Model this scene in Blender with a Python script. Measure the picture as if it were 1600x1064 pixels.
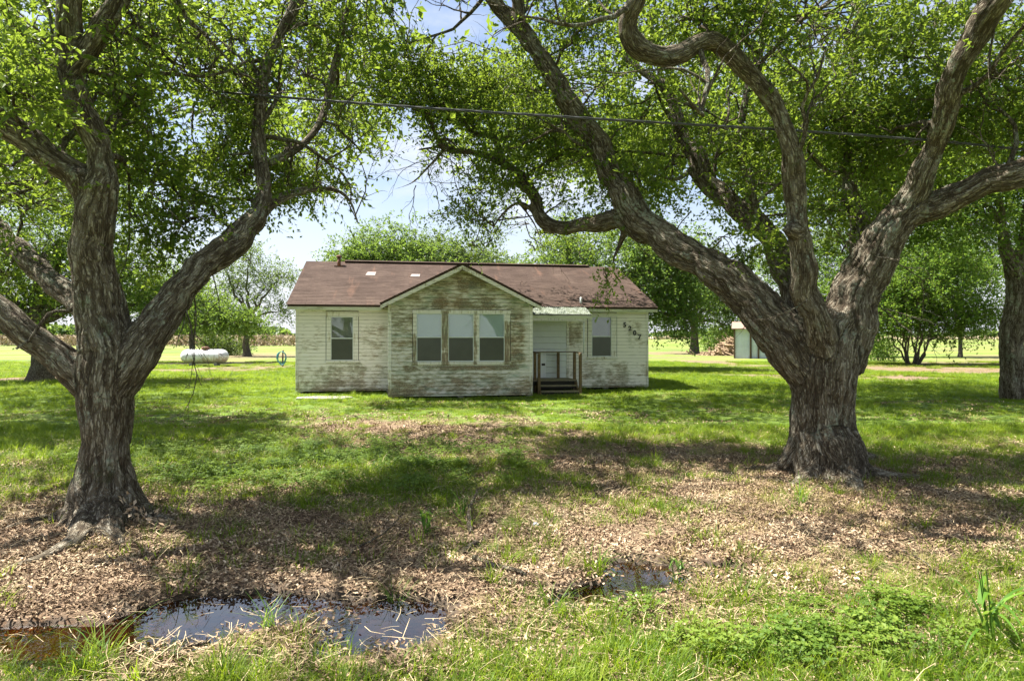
import bpy, bmesh, math, random
import numpy as np
from mathutils import Vector, Matrix
R = math.radians
rng = np.random.default_rng(7)
random.seed(7)
for o in list(bpy.data.objects): bpy.data.objects.remove(o, do_unlink=True)
S = bpy.context.scene
COL = S.collection

# ------------------------------------------------------------ camera, sky, sun, exposure
CAMH, F = 1.8, 1000.0            # eye height; focal length in pixels of a 1600 px wide picture
SUN_EL, SUN_AZ = 62.0, -74.0     # azimuth clockwise from +Y (away from the camera)
cam = bpy.data.cameras.new('camera'); camo = bpy.data.objects.new('camera', cam); COL.objects.link(camo)
camo.location = (0, 0, CAMH); camo.rotation_euler = (R(90), 0, 0)
cam.sensor_width = 36; cam.lens = 22.5; cam.shift_y = -0.0025
cam.clip_start = 0.05; cam.clip_end = 6000
S.camera = camo
W = bpy.data.worlds.new("World"); S.world = W; W.use_nodes = True
wn, wl = W.node_tree.nodes, W.node_tree.links
bg = wn['Background']; bg.inputs['Strength'].default_value = 0.060
sky = wn.new('ShaderNodeTexSky'); sky.sky_type = 'NISHITA'; sky.sun_disc = False
sky.sun_elevation = R(SUN_EL); sky.sun_rotation = R(SUN_AZ % 360)
sky.air_density = 1.0; sky.dust_density = 1.5; sky.ozone_density = 1.5
tc = wn.new('ShaderNodeTexCoord'); mp = wn.new('ShaderNodeMapping'); mp.inputs['Scale'].default_value = (1, 1, 2.6)
mp.inputs['Location'].default_value = (0.3, 1.7, 0.4)
ns = wn.new('ShaderNodeTexNoise'); ns.inputs['Scale'].default_value = 2.3; ns.inputs['Detail'].default_value = 9; ns.inputs['Roughness'].default_value = 0.62
rp = wn.new('ShaderNodeValToRGB'); rp.color_ramp.elements[0].position = 0.43; rp.color_ramp.elements[1].position = 0.70
rp.color_ramp.elements[0].color = (0.10, 0.10, 0.10, 1)
mx = wn.new('ShaderNodeMix'); mx.data_type = 'RGBA'; mx.inputs['B'].default_value = (4.9, 5.05, 5.4, 1)
wl.new(tc.outputs['Generated'], mp.inputs['Vector']); wl.new(mp.outputs[0], ns.inputs['Vector']); wl.new(ns.outputs[0], rp.inputs[0])
sz = wn.new('ShaderNodeSeparateXYZ'); wl.new(tc.outputs['Generated'], sz.inputs[0])
hz = wn.new('ShaderNodeMapRange'); hz.interpolation_type = 'SMOOTHSTEP'; hz.inputs[1].default_value = 0.0; hz.inputs[2].default_value = 0.34; hz.inputs[3].default_value = 0.85; hz.inputs[4].default_value = 0.0; wl.new(sz.outputs[2], hz.inputs[0])
mm = wn.new('ShaderNodeMath'); mm.operation = 'MAXIMUM'; wl.new(rp.outputs[0], mm.inputs[0]); wl.new(hz.outputs[0], mm.inputs[1]); wl.new(mm.outputs[0], mx.inputs['Factor']); wl.new(sky.outputs[0], mx.inputs['A']); wl.new(mx.outputs['Result'], bg.inputs['Color'])
sun = bpy.data.lights.new('sun', 'SUN'); sun.energy = 5.0; sun.angle = R(0.53); sun.color = (1.0, 0.955, 0.87)
suno = bpy.data.objects.new('sun', sun); COL.objects.link(suno)
SD = Vector((math.sin(R(SUN_AZ)) * math.cos(R(SUN_EL)), math.cos(R(SUN_AZ)) * math.cos(R(SUN_EL)), math.sin(R(SUN_EL))))
suno.rotation_euler = SD.to_track_quat('Z', 'Y').to_euler(); suno.location = (-20, 10, 40)
S.view_settings.view_transform = 'Standard'; S.view_settings.look = 'None'
S.view_settings.exposure = 1.85; S.view_settings.gamma = 1.0; S.view_settings.use_curve_mapping = False
S.cycles.max_bounces = 7; S.cycles.transparent_max_bounces = 8; S.cycles.diffuse_bounces = 3
S.cycles.use_denoising = True
SUNV = np.array(SD)

# ------------------------------------------------------------ noise and small helpers
def _h(ix, iy, iz, seed):
    n = (ix.astype(np.int64) * 374761393 + iy.astype(np.int64) * 668265263 + iz.astype(np.int64) * 2147483647 + seed * 974634777) & 0xffffffff
    n = ((n ^ (n >> 13)) * 1274126177) & 0xffffffff
    n = n ^ (n >> 16)
    return (n & 0xffff) / 65535.0
def vn(P, seed=0):
    P = np.asarray(P, float); i = np.floor(P); f = P - i; f = f * f * (3 - 2 * f); i = i.astype(np.int64)
    out = 0
    for dx in (0, 1):
        for dy in (0, 1):
            for dz in (0, 1):
                w = (f[:, 0] if dx else 1 - f[:, 0]) * (f[:, 1] if dy else 1 - f[:, 1]) * (f[:, 2] if dz else 1 - f[:, 2])
                out = out + w * _h(i[:, 0] + dx, i[:, 1] + dy, i[:, 2] + dz, seed)
    return out
def fbm(P, octv=4, seed=0, gain=0.5):
    P = np.asarray(P, float); a, t, s = 1.0, 0, 0
    for k in range(octv):
        t = t + a * vn(P * 2 ** k, seed + k); s += a; a *= gain
    return t / s
def n2(X, Y, sc, octv=3, seed=0):
    return fbm(np.stack([np.ravel(X) * sc, np.ravel(Y) * sc, np.zeros(np.size(X)) + 0.5], 1), octv, seed).reshape(np.shape(X))
def sm(x, a, b):
    t = np.clip((x - a) / (b - a), 0, 1); return t * t * (3 - 2 * t)
def at(u, v, Y):                     # a sight line's point at distance Y
    return np.array([(u - 800) * Y / F, Y, CAMH - (v - 528) * Y / F])
def uv_of(P):
    Y = np.maximum(P[:, 1], 0.05)
    return 800 + P[:, 0] / Y * F, 528 + (CAMH - P[:, 2]) / Y * F
def gY(v): return CAMH * F / (v - 528.0)
def unit(a): return a / np.maximum(np.linalg.norm(a, axis=-1, keepdims=True), 1e-9)

def mesh_np(name, V, faces, smooth=False):
    """faces: list of (k-gon arrays)"""
    me = bpy.data.meshes.new(name)
    V = np.asarray(V, np.float32)
    if not isinstance(faces, list): faces = [faces]
    faces = [np.asarray(f, np.int32) for f in faces if len(f)]
    me.vertices.add(len(V)); me.vertices.foreach_set('co', V.ravel())
    tot = np.concatenate([np.full(len(f), f.shape[1]) for f in faces]); idx = np.concatenate([f.ravel() for f in faces])
    me.loops.add(len(idx)); me.loops.foreach_set('vertex_index', idx)
    me.polygons.add(len(tot)); me.polygons.foreach_set('loop_start', np.concatenate([[0], np.cumsum(tot)[:-1]]).astype(np.int32))
    me.update(calc_edges=True); me.validate()
    me.polygons.foreach_set('use_smooth', np.full(len(me.polygons), bool(smooth)))
    return me
def attr(me, name, arr, kind='FLOAT'):
    a = me.attributes.new(name, kind, 'POINT')
    a.data.foreach_set('value' if kind in ('FLOAT', 'INT') else 'vector', np.asarray(arr, np.float32 if kind != 'INT' else np.int32).ravel())
def link(name, me, mat=None, parent=None):
    o = bpy.data.objects.new(name, me); COL.objects.link(o)
    if mat is not None and len(me.materials) == 0: me.materials.append(mat)
    if parent is not None: o.parent = parent
    return o
def tag(o, label=None, cat=None, group=None, kind=None):
    if label: o['label'] = label
    if cat: o['category'] = cat
    if group: o['group'] = group
    if kind: o['kind'] = kind
    return o
def empty(name, loc=(0, 0, 0), rz=0):
    o = bpy.data.objects.new(name, None); COL.objects.link(o); o.location = loc; o.rotation_euler = (0, 0, rz); o.empty_display_size = .2
    return o
class MB:
    def __init__(s): s.v = []; s.f = {}; s.n = 0; s.at = {}
    def add(s, V, faces):
        V = np.asarray(V, float)
        for f in faces: s.f.setdefault(len(f), []).append([i + s.n for i in f])
        s.v.append(V); s.n += len(V); return s
    def addnp(s, V, Fq):
        Fq = np.asarray(Fq); s.f.setdefault(Fq.shape[1], []).extend((Fq + s.n).tolist()); s.v.append(np.asarray(V, float)); s.n += len(V); return s
    def box(s, a, b):
        x0, y0, z0 = a; x1, y1, z1 = b
        V = [(x0, y0, z0), (x1, y0, z0), (x1, y1, z0), (x0, y1, z0), (x0, y0, z1), (x1, y0, z1), (x1, y1, z1), (x0, y1, z1)]
        return s.add(V, [(0, 3, 2, 1), (4, 5, 6, 7), (0, 1, 5, 4), (1, 2, 6, 5), (2, 3, 7, 6), (3, 0, 4, 7)])
    def prism(s, poly, a, b, axis=0):
        """poly: 2D polygon in the two other axes; extruded along axis from a to b"""
        n = len(poly); V = []
        for c in (a, b):
            for p in poly:
                q = list(p); q.insert(axis, c); V.append(q)
        Fc = [tuple(range(n))[::-1], tuple(range(n, 2 * n))] + [(i, (i + 1) % n, n + (i + 1) % n, n + i) for i in range(n)]
        return s.add(V, Fc)
    def tube(s, pts, rad, k=6, cap=True):
        V, Fq, caps = tube_np(pts, rad, k); s.addnp(V, Fq)
        if cap:
            n0 = s.n - len(V)
            s.f.setdefault(k, []).append([n0 + i for i in range(k)][::-1]); s.f[k].append([n0 + len(V) - k + i for i in range(k)])
        return s
    def build(s, name, mat=None, parent=None, smooth=False, bevel=0):
        me = mesh_np(name, np.concatenate(s.v), [np.array(x) for x in s.f.values()], smooth)
        if s.n < 4000:
            bm = bmesh.new(); bm.from_mesh(me); bmesh.ops.recalc_face_normals(bm, faces=bm.faces); bm.to_mesh(me); bm.free()
        o = link(name, me, mat, parent)
        if bevel:
            m = o.modifiers.new('b', 'BEVEL'); m.width = bevel; m.segments = 1
        return o
def frames(P):
    P = np.asarray(P, float); T = np.gradient(P, axis=0); T = unit(T); n = len(P)
    N = np.zeros_like(P); a = np.array([1., 0, 0]) if abs(T[0, 0]) < 0.8 else np.array([0, 1., 0])
    N[0] = unit(a - T[0] * a.dot(T[0]))
    for i in range(1, n):
        v = N[i - 1] - T[i] * N[i - 1].dot(T[i]); N[i] = unit(v)
    return T, N, np.cross(T, N)
def tube_np(P, rad, k=6):
    P = np.asarray(P, float); n = len(P); rad = np.broadcast_to(np.asarray(rad, float), (n,))
    T, N, B = frames(P); a = np.arange(k) * 2 * np.pi / k
    V = P[:, None] + rad[:, None, None] * (np.cos(a)[None, :, None] * N[:, None] + np.sin(a)[None, :, None] * B[:, None])
    i = np.arange(n - 1)[:, None] * k; j = np.arange(k)[None]
    q = np.stack([i + j, i + (j + 1) % k, i + k + (j + 1) % k, i + k + j], -1).reshape(-1, 4)
    return V.reshape(-1, 3), q, None
def spline(P, step):
    """Catmull-Rom through rows (x,y,z,r)"""
    P = np.asarray(P, float); out = []
    Q = np.vstack([2 * P[0] - P[1], P, 2 * P[-1] - P[-2]])
    for i in range(1, len(Q) - 2):
        L = np.linalg.norm(Q[i + 1, :3] - Q[i, :3]); m = max(2, int(L / step)); t = np.linspace(0, 1, m, endpoint=False)[:, None]
        out.append(0.5 * ((2 * Q[i]) + (-Q[i - 1] + Q[i + 1]) * t + (2 * Q[i - 1] - 5 * Q[i] + 4 * Q[i + 1] - Q[i + 2]) * t ** 2 + (-Q[i - 1] + 3 * Q[i] - 3 * Q[i + 1] + Q[i + 2]) * t ** 3))
    out.append(P[-1:]); o = np.vstack(out); o[:, 3] = np.maximum(o[:, 3], 0.004); return o

# ------------------------------------------------------------ materials
class NT:
    def __init__(s, name):
        s.m = bpy.data.materials.new(name); s.m.use_nodes = True; s.t = s.m.node_tree; s.n = s.t.nodes; s.l = s.t.links
        s.p = s.n['Principled BSDF']; s.out = s.n['Material Output']
    def set(s, sock, val):
        if isinstance(val, bpy.types.NodeSocket): s.l.new(val, sock)
        else:
            if isinstance(val, tuple) and len(val) == 3 and sock.type == 'RGBA': val = val + (1,)
            sock.default_value = val
    def node(s, typ, out=0, props={}, **kw):
        nd = s.n.new('ShaderNode' + typ)
        for k, v in props.items(): setattr(nd, k, v)
        for k, v in kw.items():
            key = k.replace('_', ' ')
            key = int(k[1:]) if k[0] == 'i' and k[1:].isdigit() else key
            s.set(nd.inputs[key], v)
        return nd.outputs[out]
    def math(s, op, a, b=0.0, c=0.0, clamp=False):
        return s.node('Math', props={'operation': op, 'use_clamp': clamp}, i0=a, i1=b, i2=c)
    def mix(s, f, a, b, blend='MIX'):
        nd = s.n.new('ShaderNodeMix'); nd.data_type = 'RGBA'; nd.blend_type = blend
        s.set(nd.inputs[0], f); s.set(nd.inputs[6], a); s.set(nd.inputs[7], b); return nd.outputs[2]
    def noise(s, vec, scale, detail=4, rough=0.55, dist=0.0, col=False):
        return s.node('TexNoise', out=1 if col else 0, Vector=vec, Scale=scale, Detail=detail, Roughness=rough, Distortion=dist)
    def rng(s, v, a, b, c=0.0, d=1.0, smooth=True):
        if a > b: a, b, c, d = b, a, d, c
        return s.node('MapRange', props={'interpolation_type': 'SMOOTHSTEP' if smooth else 'LINEAR', 'clamp': True}, i0=v, i1=a, i2=b, i3=c, i4=d)
    def ramp(s, v, *stops):
        nd = s.n.new('ShaderNodeValToRGB'); e = nd.color_ramp.elements
        while len(e) < len(stops): e.new(0.5)
        for el, (p, c) in zip(e, stops): el.position = p; el.color = tuple(c) + (1,)
        s.set(nd.inputs[0], v); return nd.outputs[0]
    def attr(s, name, out='Fac', inst=False):
        nd = s.n.new('ShaderNodeAttribute'); nd.attribute_name = name
        if inst: nd.attribute_type = 'INSTANCER'
        return nd.outputs[out]
    def pos(s): return s.node('NewGeometry')
    def mapv(s, vec, sc): return s.node('Mapping', i0=vec, Scale=sc)
    def bump(s, h, strength=0.5, dist=0.02):
        nd = s.n.new('ShaderNodeBump'); s.set(nd.inputs['Height'], h); nd.inputs['Strength'].default_value = strength
        nd.inputs['Distance'].default_value = dist; s.l.new(nd.outputs[0], s.p.inputs['Normal']); return nd.outputs[0]
    def fin(s, col=None, rough=0.8, metal=0.0, spec=None):
        if col is not None: s.set(s.p.inputs['Base Color'], col)
        s.set(s.p.inputs['Roughness'], rough); s.p.inputs['Metallic'].default_value = metal
        if spec is not None: s.p.inputs['Specular IOR Level'].default_value = spec
        return s.m

def leaf_mat(name, dark, mid, light, trans=0.45, tcol=(0.30, 0.42, 0.05), rough=0.42, dead=0.0, clump=1.1, inst=False):
    t = NT(name)
    r = t.node('ObjectInfo', out='Random') if inst else t.attr('rnd')
    g = t.noise(t.pos(), clump, 2)
    if inst: g = t.math('ADD', t.math('MULTIPLY', t.math('SUBTRACT', t.noise(t.pos(), clump * .5, 4, .7), .5), 1.6), .5)
    k = t.math('ADD', t.math('MULTIPLY', r, 0.62), t.math('MULTIPLY', g, 0.55))
    c = t.ramp(k, (0.2, dark), (0.55, mid), (0.95, light))
    if dead > 0:
        c = t.mix(t.math('GREATER_THAN', r, 1 - dead), c, (0.42, 0.30, 0.05))
    t.fin(c, rough, spec=0.22)
    tr = t.n.new('ShaderNodeBsdfTranslucent'); t.set(tr.inputs[0], t.mix(0.62, c, tcol))
    ms = t.n.new('ShaderNodeMixShader'); ms.inputs[0].default_value = trans
    t.l.new(t.p.outputs[0], ms.inputs[1]); t.l.new(tr.outputs[0], ms.inputs[2]); t.l.new(ms.outputs[0], t.out.inputs[0])
    return t.m
M = {}
M['oak_leaf'] = leaf_mat('oak leaf', (0.021, 0.050, 0.011), (0.060, 0.120, 0.018), (0.17, 0.238, 0.035), dead=0.010, trans=.45, tcol=(.38, .50, .045))
M['oak_leaf_far'] = leaf_mat('oak leaf far', (0.026, 0.066, 0.016), (0.062, 0.13, 0.022), (0.14, 0.23, 0.035), clump=0.5, trans=.5)
M['blue_leaf'] = leaf_mat('grey green leaf', (0.04, 0.075, 0.035), (0.085, 0.135, 0.06), (0.17, 0.23, 0.1), clump=0.35)
M['green_leaf'] = leaf_mat('mid green leaf', (0.032, 0.075, 0.022), (0.072, 0.145, 0.035), (0.16, 0.25, 0.06), clump=0.6, trans=.5)
M['dark_leaf'] = leaf_mat('dark leaf', (0.02, 0.04, 0.014), (0.04, 0.075, 0.022), (0.09, 0.14, 0.035), clump=0.4, trans=0.35)
M['bright_leaf'] = leaf_mat('bright leaf', (0.028, 0.08, 0.010), (0.068, 0.155, 0.016), (0.17, 0.27, 0.03), clump=0.7, trans=0.5)
M['grass'] = leaf_mat('grass blade', (0.028, 0.068, 0.007), (0.088, 0.162, 0.010), (0.25, 0.31, 0.035), trans=0.45, tcol=(0.39, 0.52, 0.025), rough=0.5, inst=True, clump=0.9)
M['dry_grass'] = leaf_mat('drying grass blade', (0.12, 0.13, 0.03), (0.26, 0.24, 0.07), (0.42, 0.34, 0.15), trans=0.35, tcol=(0.45, 0.42, 0.1), rough=0.6, inst=True)
M['clover'] = leaf_mat('clover leaf', (0.05, 0.10, 0.015), (0.10, 0.17, 0.022), (0.18, 0.25, 0.035), trans=0.4, rough=0.55, inst=True)
M['weed'] = leaf_mat('weed leaf', (0.05, 0.12, 0.02), (0.09, 0.2, 0.025), (0.15, 0.28, 0.04), trans=0.45, rough=0.45)
def litter_mat():
    t = NT('dead leaf'); r = t.node('ObjectInfo', out='Random'); q = t.attr('rnd')
    k = t.math('MULTIPLY', t.math('FRACT', t.math('ADD', t.math('MULTIPLY', r, 3.7), q)), t.rng(t.noise(t.pos(), 1.3, 5, .65), .36, .62, .58, 1.0))
    c = t.ramp(k, (0.0, (0.07, 0.042, 0.024)), (0.3, (0.20, 0.132, 0.08)), (0.65, (0.37, 0.265, 0.165)), (1.0, (0.66, 0.53, 0.37)))
    return t.fin(c, 0.75, spec=0.25)
M['litter'] = litter_mat()
def bark_mat(name, base=1.0, attrs=True):
    t = NT(name)
    if attrs:
        b = t.attr('bark', 'Vector'); fur = t.attr('furrow')
    else:
        b = t.mapv(t.node('TexCoord', out='Object'), (1, 1, 0.2)); fur = t.noise(b, 30, 3)
    wv = t.n.new('ShaderNodeVectorMath'); wv.operation = 'SCALE'; wv.inputs['Scale'].default_value = .030; t.l.new(t.noise(t.node('TexCoord', out='Object'), 11, 2, col=True), wv.inputs[0]); ad = t.n.new('ShaderNodeVectorMath'); ad.operation = 'ADD'; t.l.new(b, ad.inputs[0]); t.l.new(wv.outputs[0], ad.inputs[1]); b = ad.outputs[0]
    n1 = t.noise(b, 75, 6, 0.7, 0.3)
    ca = t.math('ABSOLUTE', t.math('SUBTRACT', t.noise(b, 24, 3, 0.55, 0.2), 0.5)); cb = t.math('ABSOLUTE', t.math('SUBTRACT', t.noise(b, 50, 3, 0.55, 0.3), 0.5))
    crack = t.math('MULTIPLY', t.rng(ca, 0.0, 0.085), t.math('ADD', t.math('MULTIPLY', t.rng(cb, 0.0, 0.10), 0.6), 0.4))
    f2 = t.math('ADD', t.math('ADD', t.math('MULTIPLY', fur, 0.26), t.math('MULTIPLY', crack, 0.46)), t.math('MULTIPLY', n1, 0.42))
    c = t.ramp(f2, (0.20, (0.042 * base, 0.030 * base, 0.021 * base)), (0.44, (0.105 * base, 0.082 * base, 0.056 * base)), (0.66, (0.20 * base, 0.168 * base, 0.122 * base)), (0.90, (0.34 * base, 0.305 * base, 0.24 * base)))
    ps = t.pos()
    li = t.math('MULTIPLY', t.rng(t.noise(ps, 2.6, 5, 0.65), 0.52, 0.64), t.rng(t.noise(ps, 24, 4, 0.7), 0.44, 0.6))
    sz_ = t.n.new('ShaderNodeSeparateXYZ'); t.l.new(ps, sz_.inputs[0])
    li = t.math('MULTIPLY', li, t.rng(sz_.outputs[2], .25, .7))
    c = t.mix(t.math('MULTIPLY', li, t.rng(fur, 0.2, 0.6)), c, (0.33, 0.36, 0.28))
    mo = t.math('MULTIPLY', t.rng(t.noise(ps, 1.3, 4, 0.6), 0.58, 0.70), t.rng(t.noise(ps, 16, 4, 0.7), 0.40, 0.62))
    c = t.mix(t.math('MULTIPLY', mo, 0.6), c, (0.085, 0.095, 0.035))
    t.bump(t.math('ADD', t.math('MULTIPLY', crack, 0.8), t.math('MULTIPLY', n1, 0.45)), 1.0, 0.03)
    return t.fin(c, 0.92, spec=0.15)
M['bark'] = bark_mat('oak bark'); M['twig'] = bark_mat('twig bark', 0.9, False)
def house_tc(t, emp): 
    nd = t.n.new('ShaderNodeTexCoord'); nd.object = emp; return nd.outputs['Object']

# ------------------------------------------------------------ the ground: what grows where
GU = np.arange(0, 1601, 200)
GV = np.array([540, 600, 640, 668, 700, 730, 770, 810, 850, 900, 950, 1000, 1064, 1300])
GT = np.array([
 [.95]*9, [1, 1, 1, 1, 1, 1, 1, 1, 1], [.95, .95, .85, .95, 1, 1, 1, 1, .95], [.95, .85, .6, .1, .4, .75, .9, .85, .85],
 [.95, .85, .55, .0, .2, .2, .4, .65, .45], [.75, .85, .9, .92, .45, .3, .3, .4, .4], [.5, .5, .65, .75, .45, .2, .15, .3, .35],
 [.2, .2, .2, .3, .45, .15, .1, .15, .3], [.08, .1, .15, .18, .4, .18, .22, .25, .4], [.05, .1, .12, .15, .22, .3, .35, .42, .6],
 [.15, .15, .2, .3, .35, .42, .48, .6, .7], [.3, .25, .3, .35, .5, .6, .65, .7, .75], [.7, .65, .7, .8, .9, .95, .9, .85, .85], [.8]*9])
PUD = [(415, 944, 125, 20), (600, 950, 80, 18), (640, 972, 45, 26), (560, 990, 70, 22), (385, 1030, 34, 10), (30, 992, 100, 20), (190, 992, 110, 22), (300, 965, 90, 20), (60, 1035, 60, 10),
       (1005, 895, 50, 19), (935, 926, 52, 15), (880, 944, 36, 12), (1130, 888, 30, 7)]
def grid_uv(X, Y):
    Y = np.maximum(Y, 0.6); return 800 + X / Y * F, 528 + CAMH * F / Y
def bil(tab, cu, cv, u, v):
    iu = np.clip(np.searchsorted(cu, u) - 1, 0, len(cu) - 2); iv = np.clip(np.searchsorted(cv, v) - 1, 0, len(cv) - 2)
    fu = np.clip((u - cu[iu]) / (cu[iu + 1] - cu[iu]), 0, 1); fv = np.clip((v - cv[iv]) / (cv[iv + 1] - cv[iv]), 0, 1)
    return (tab[iv, iu] * (1 - fu) + tab[iv, iu + 1] * fu) * (1 - fv) + (tab[iv + 1, iu] * (1 - fu) + tab[iv + 1, iu + 1] * fu) * fv
def pud(X, Y):
    m = np.full(np.shape(X), -9.0); X = np.asarray(X, float); Y = np.asarray(Y, float)
    for (u, v, ru, rv) in PUD:
        y0 = gY(v); x0 = (u - 800) * y0 / F; rx = ru * y0 / F; ry = (gY(v - rv) - gY(v + rv)) / 2
        m = np.maximum(m, 1 - np.sqrt(((X - x0) / rx) ** 2 + ((Y - y0) / ry) ** 2))
    return m + (n2(X, Y, 3.5, 3, 31) - 0.5) * 0.9 + (n2(X, Y, 14, 3, 33) - 0.5) * 0.75 + 0.36
def bare(X, Y):
    b = sm(fbm(np.stack([np.ravel(X) * .13, np.ravel(Y) * .34, np.zeros(np.size(X))], 1), 4, 55).reshape(np.shape(X)), .50, .62) * sm(Y, 22, 30) * .7
    for (u, v, ru, rv) in ((1500, 579, 170, 6), (1085, 552, 110, 4), (400, 556, 90, 4), (1420, 592, 60, 4), (1100, 566, 50, 4), (330, 568, 120, 3), (60, 592, 90, 5), (1340, 575, 60, 4)):
        y0 = gY(v); x0 = (u - 800) * y0 / F; rx = ru * y0 / F; ry = (gY(v - rv) - gY(v + rv)) / 2
        d = np.sqrt(((X - x0) / rx) ** 2 + ((Y - y0) / ry) ** 2) + (n2(X, Y, .8, 3, 56) - .5) * 1.2; b = np.maximum(b, sm(d, 1.1, .6))
    return b
def grassy(X, Y):
    u, v = grid_uv(X, Y); g = bil(GT, GU, GV, u, v)
    k = n2(X, Y, 0.9, 4, 11) * 0.55 + n2(X, Y, 3.1, 3, 12) * 0.45
    return np.clip(g + (k - 0.5) * 1.5, 0, 1) * (1 - sm(pud(X, Y), -0.25, 0.0)) * (1 - .85 * bare(X, Y))
def gz(X, Y):
    near = 1 - sm(Y, 25, 60)
    z = (n2(X, Y, 0.35, 3, 21) - 0.5) * 0.10 * near + (n2(X, Y, 2.2, 3, 22) - 0.5) * 0.045 * near
    p = pud(X, Y); base = np.maximum(z + 0.012, -0.025)
    for (tx, ty, r) in ((-3.95, 6.2, 1.0), (4.15, 8.35, 1.3)):
        base = base + 0.07 * np.exp(-((X - tx) ** 2 + (Y - ty) ** 2) / r ** 2)
    return base * (1 - sm(p, -0.55, 0.0)) - 0.075 * sm(p, -0.30, 0.35)
WATER_Z = -0.036
def axis(a, b, d, lo, hi, g=1.10):
    c = list(np.arange(a, b, d)); x, s = c[-1], d
    while x < hi: s *= g; x += s; c.append(x)
    x, s = a, d; l = []
    while x > lo: s *= g; x -= s; l.append(x)
    return np.array(l[::-1] + c)
xs = axis(-9, 9, 0.07, -2600, 2600, 1.09); ys = axis(2.2, 11, 0.06, -60, 3000, 1.07)
GX, GYY = np.meshgrid(xs, ys); Z = gz(GX, GYY)
V = np.stack([GX.ravel(), GYY.ravel(), Z.ravel()], 1); nx, ny = len(xs), len(ys)
i = (np.arange(ny - 1)[:, None] * nx + np.arange(nx - 1)[None]).ravel()
me = mesh_np('ground', V, np.stack([i, i + 1, i + nx + 1, i + nx], 1), True)
attr(me, 'grassy', grassy(GX, GYY).ravel()); pm = pud(GX, GYY)
attr(me, 'bare', bare(GX, GYY).ravel()); attr(me, 'wet', (sm(pm, -0.55, -0.05)).ravel())
def ground_mat():
    t = NT('lawn soil'); g = t.attr('grassy'); w = t.attr('wet'); ps = t.pos()
    sep = t.n.new('ShaderNodeSeparateXYZ'); t.l.new(ps, sep.inputs[0]); y = sep.outputs[1]; x = sep.outputs[0]
    so = t.ramp(t.noise(ps, 14, 8, 0.7), (0.3, (0.075, 0.048, 0.03)), (0.5, (0.17, 0.115, 0.072)), (0.72, (0.33, 0.24, 0.165)))
    gr = t.ramp(t.noise(ps, 5, 6, 0.7), (0.3, (0.05, 0.085, 0.012)), (0.5, (0.10, 0.155, 0.02)), (0.75, (0.19, 0.23, 0.045)))
    far = t.rng(y, 25, 60)
    big = t.noise(t.mapv(ps, (0.06, 0.16, 1)), 1.0, 6, 0.65)
    fg = t.ramp(t.math('ADD', t.math('MULTIPLY', big, 0.7), t.math('MULTIPLY', t.noise(ps, 1.6, 6, 0.7), 0.3)), (0.40, (0.070, 0.125, 0.012)), (0.47, (0.11, 0.18, 0.018)), (0.54, (0.16, 0.205, 0.032)), (0.63, (0.26, 0.21, 0.09)))
    gr = t.mix(far, gr, fg)
    gm = t.math('ADD', g, t.math('MULTIPLY', t.math('SUBTRACT', t.noise(ps, 22, 5, 0.7), 0.5), 0.7), clamp=True)
    gm = t.math('MULTIPLY', t.math('MAXIMUM', t.rng(gm, 0.35, 0.75), far), t.math('SUBTRACT', 1.0, t.math('MULTIPLY', t.attr('bare'), .8)))
    c = t.mix(gm, so, gr)
    mud = t.mix(t.rng(x, -3.2, -2.0), (0.11, 0.048, 0.012), (0.030, 0.022, 0.014))
    mud = t.mix(t.rng(t.noise(ps, 8, 5, 0.7), 0.4, 0.6), mud, (0.035, 0.024, 0.014))
    c = t.mix(t.math('MULTIPLY', w, 0.9), c, mud)
    t.bump(t.noise(ps, 30, 8, 0.75), 0.7, 0.03)
    t.set(t.p.inputs['Roughness'], t.rng(w, 0.3, 1.0, 0.95, 0.35))
    return t.fin(c, t.rng(w, 0.3, 1.0, 0.95, 0.4), spec=0.3)
ground = tag(link('ground', me, ground_mat()), 'grass and leaf litter ground running out to flat fields', kind='structure')
def water_mat():
    t = NT('puddle water'); lw = t.node('Fresnel', IOR=1.36); lw = t.math('ADD', t.math('MULTIPLY', lw, 2.0), 0.06, clamp=True)
    b = t.n.new('ShaderNodeBump'); b.inputs['Strength'].default_value = 0.12; b.inputs['Distance'].default_value = 0.01
    t.l.new(t.noise(t.pos(), 7, 3), b.inputs['Height'])
    gl = t.n.new('ShaderNodeBsdfGlossy'); gl.inputs['Roughness'].default_value = 0.02; t.l.new(b.outputs[0], gl.inputs['Normal'])
    tr = t.n.new('ShaderNodeBsdfTransparent'); tr.inputs[0].default_value = (0.55, 0.36, 0.18, 1)
    ms = t.n.new('ShaderNodeMixShader'); t.l.new(lw, ms.inputs[0]); t.l.new(tr.outputs[0], ms.inputs[1]); t.l.new(gl.outputs[0], ms.inputs[2])
    t.l.new(ms.outputs[0], t.out.inputs[0]); return t.m
wm = MB(); wm.add([(-5.2, 3.0, WATER_Z), (2.4, 3.0, WATER_Z), (2.4, 5.6, WATER_Z), (-5.2, 5.6, WATER_Z)], [(0, 1, 2, 3)])
tag(wm.build('water', water_mat()), 'shallow puddle water lying among the leaves', kind='structure')

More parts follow.
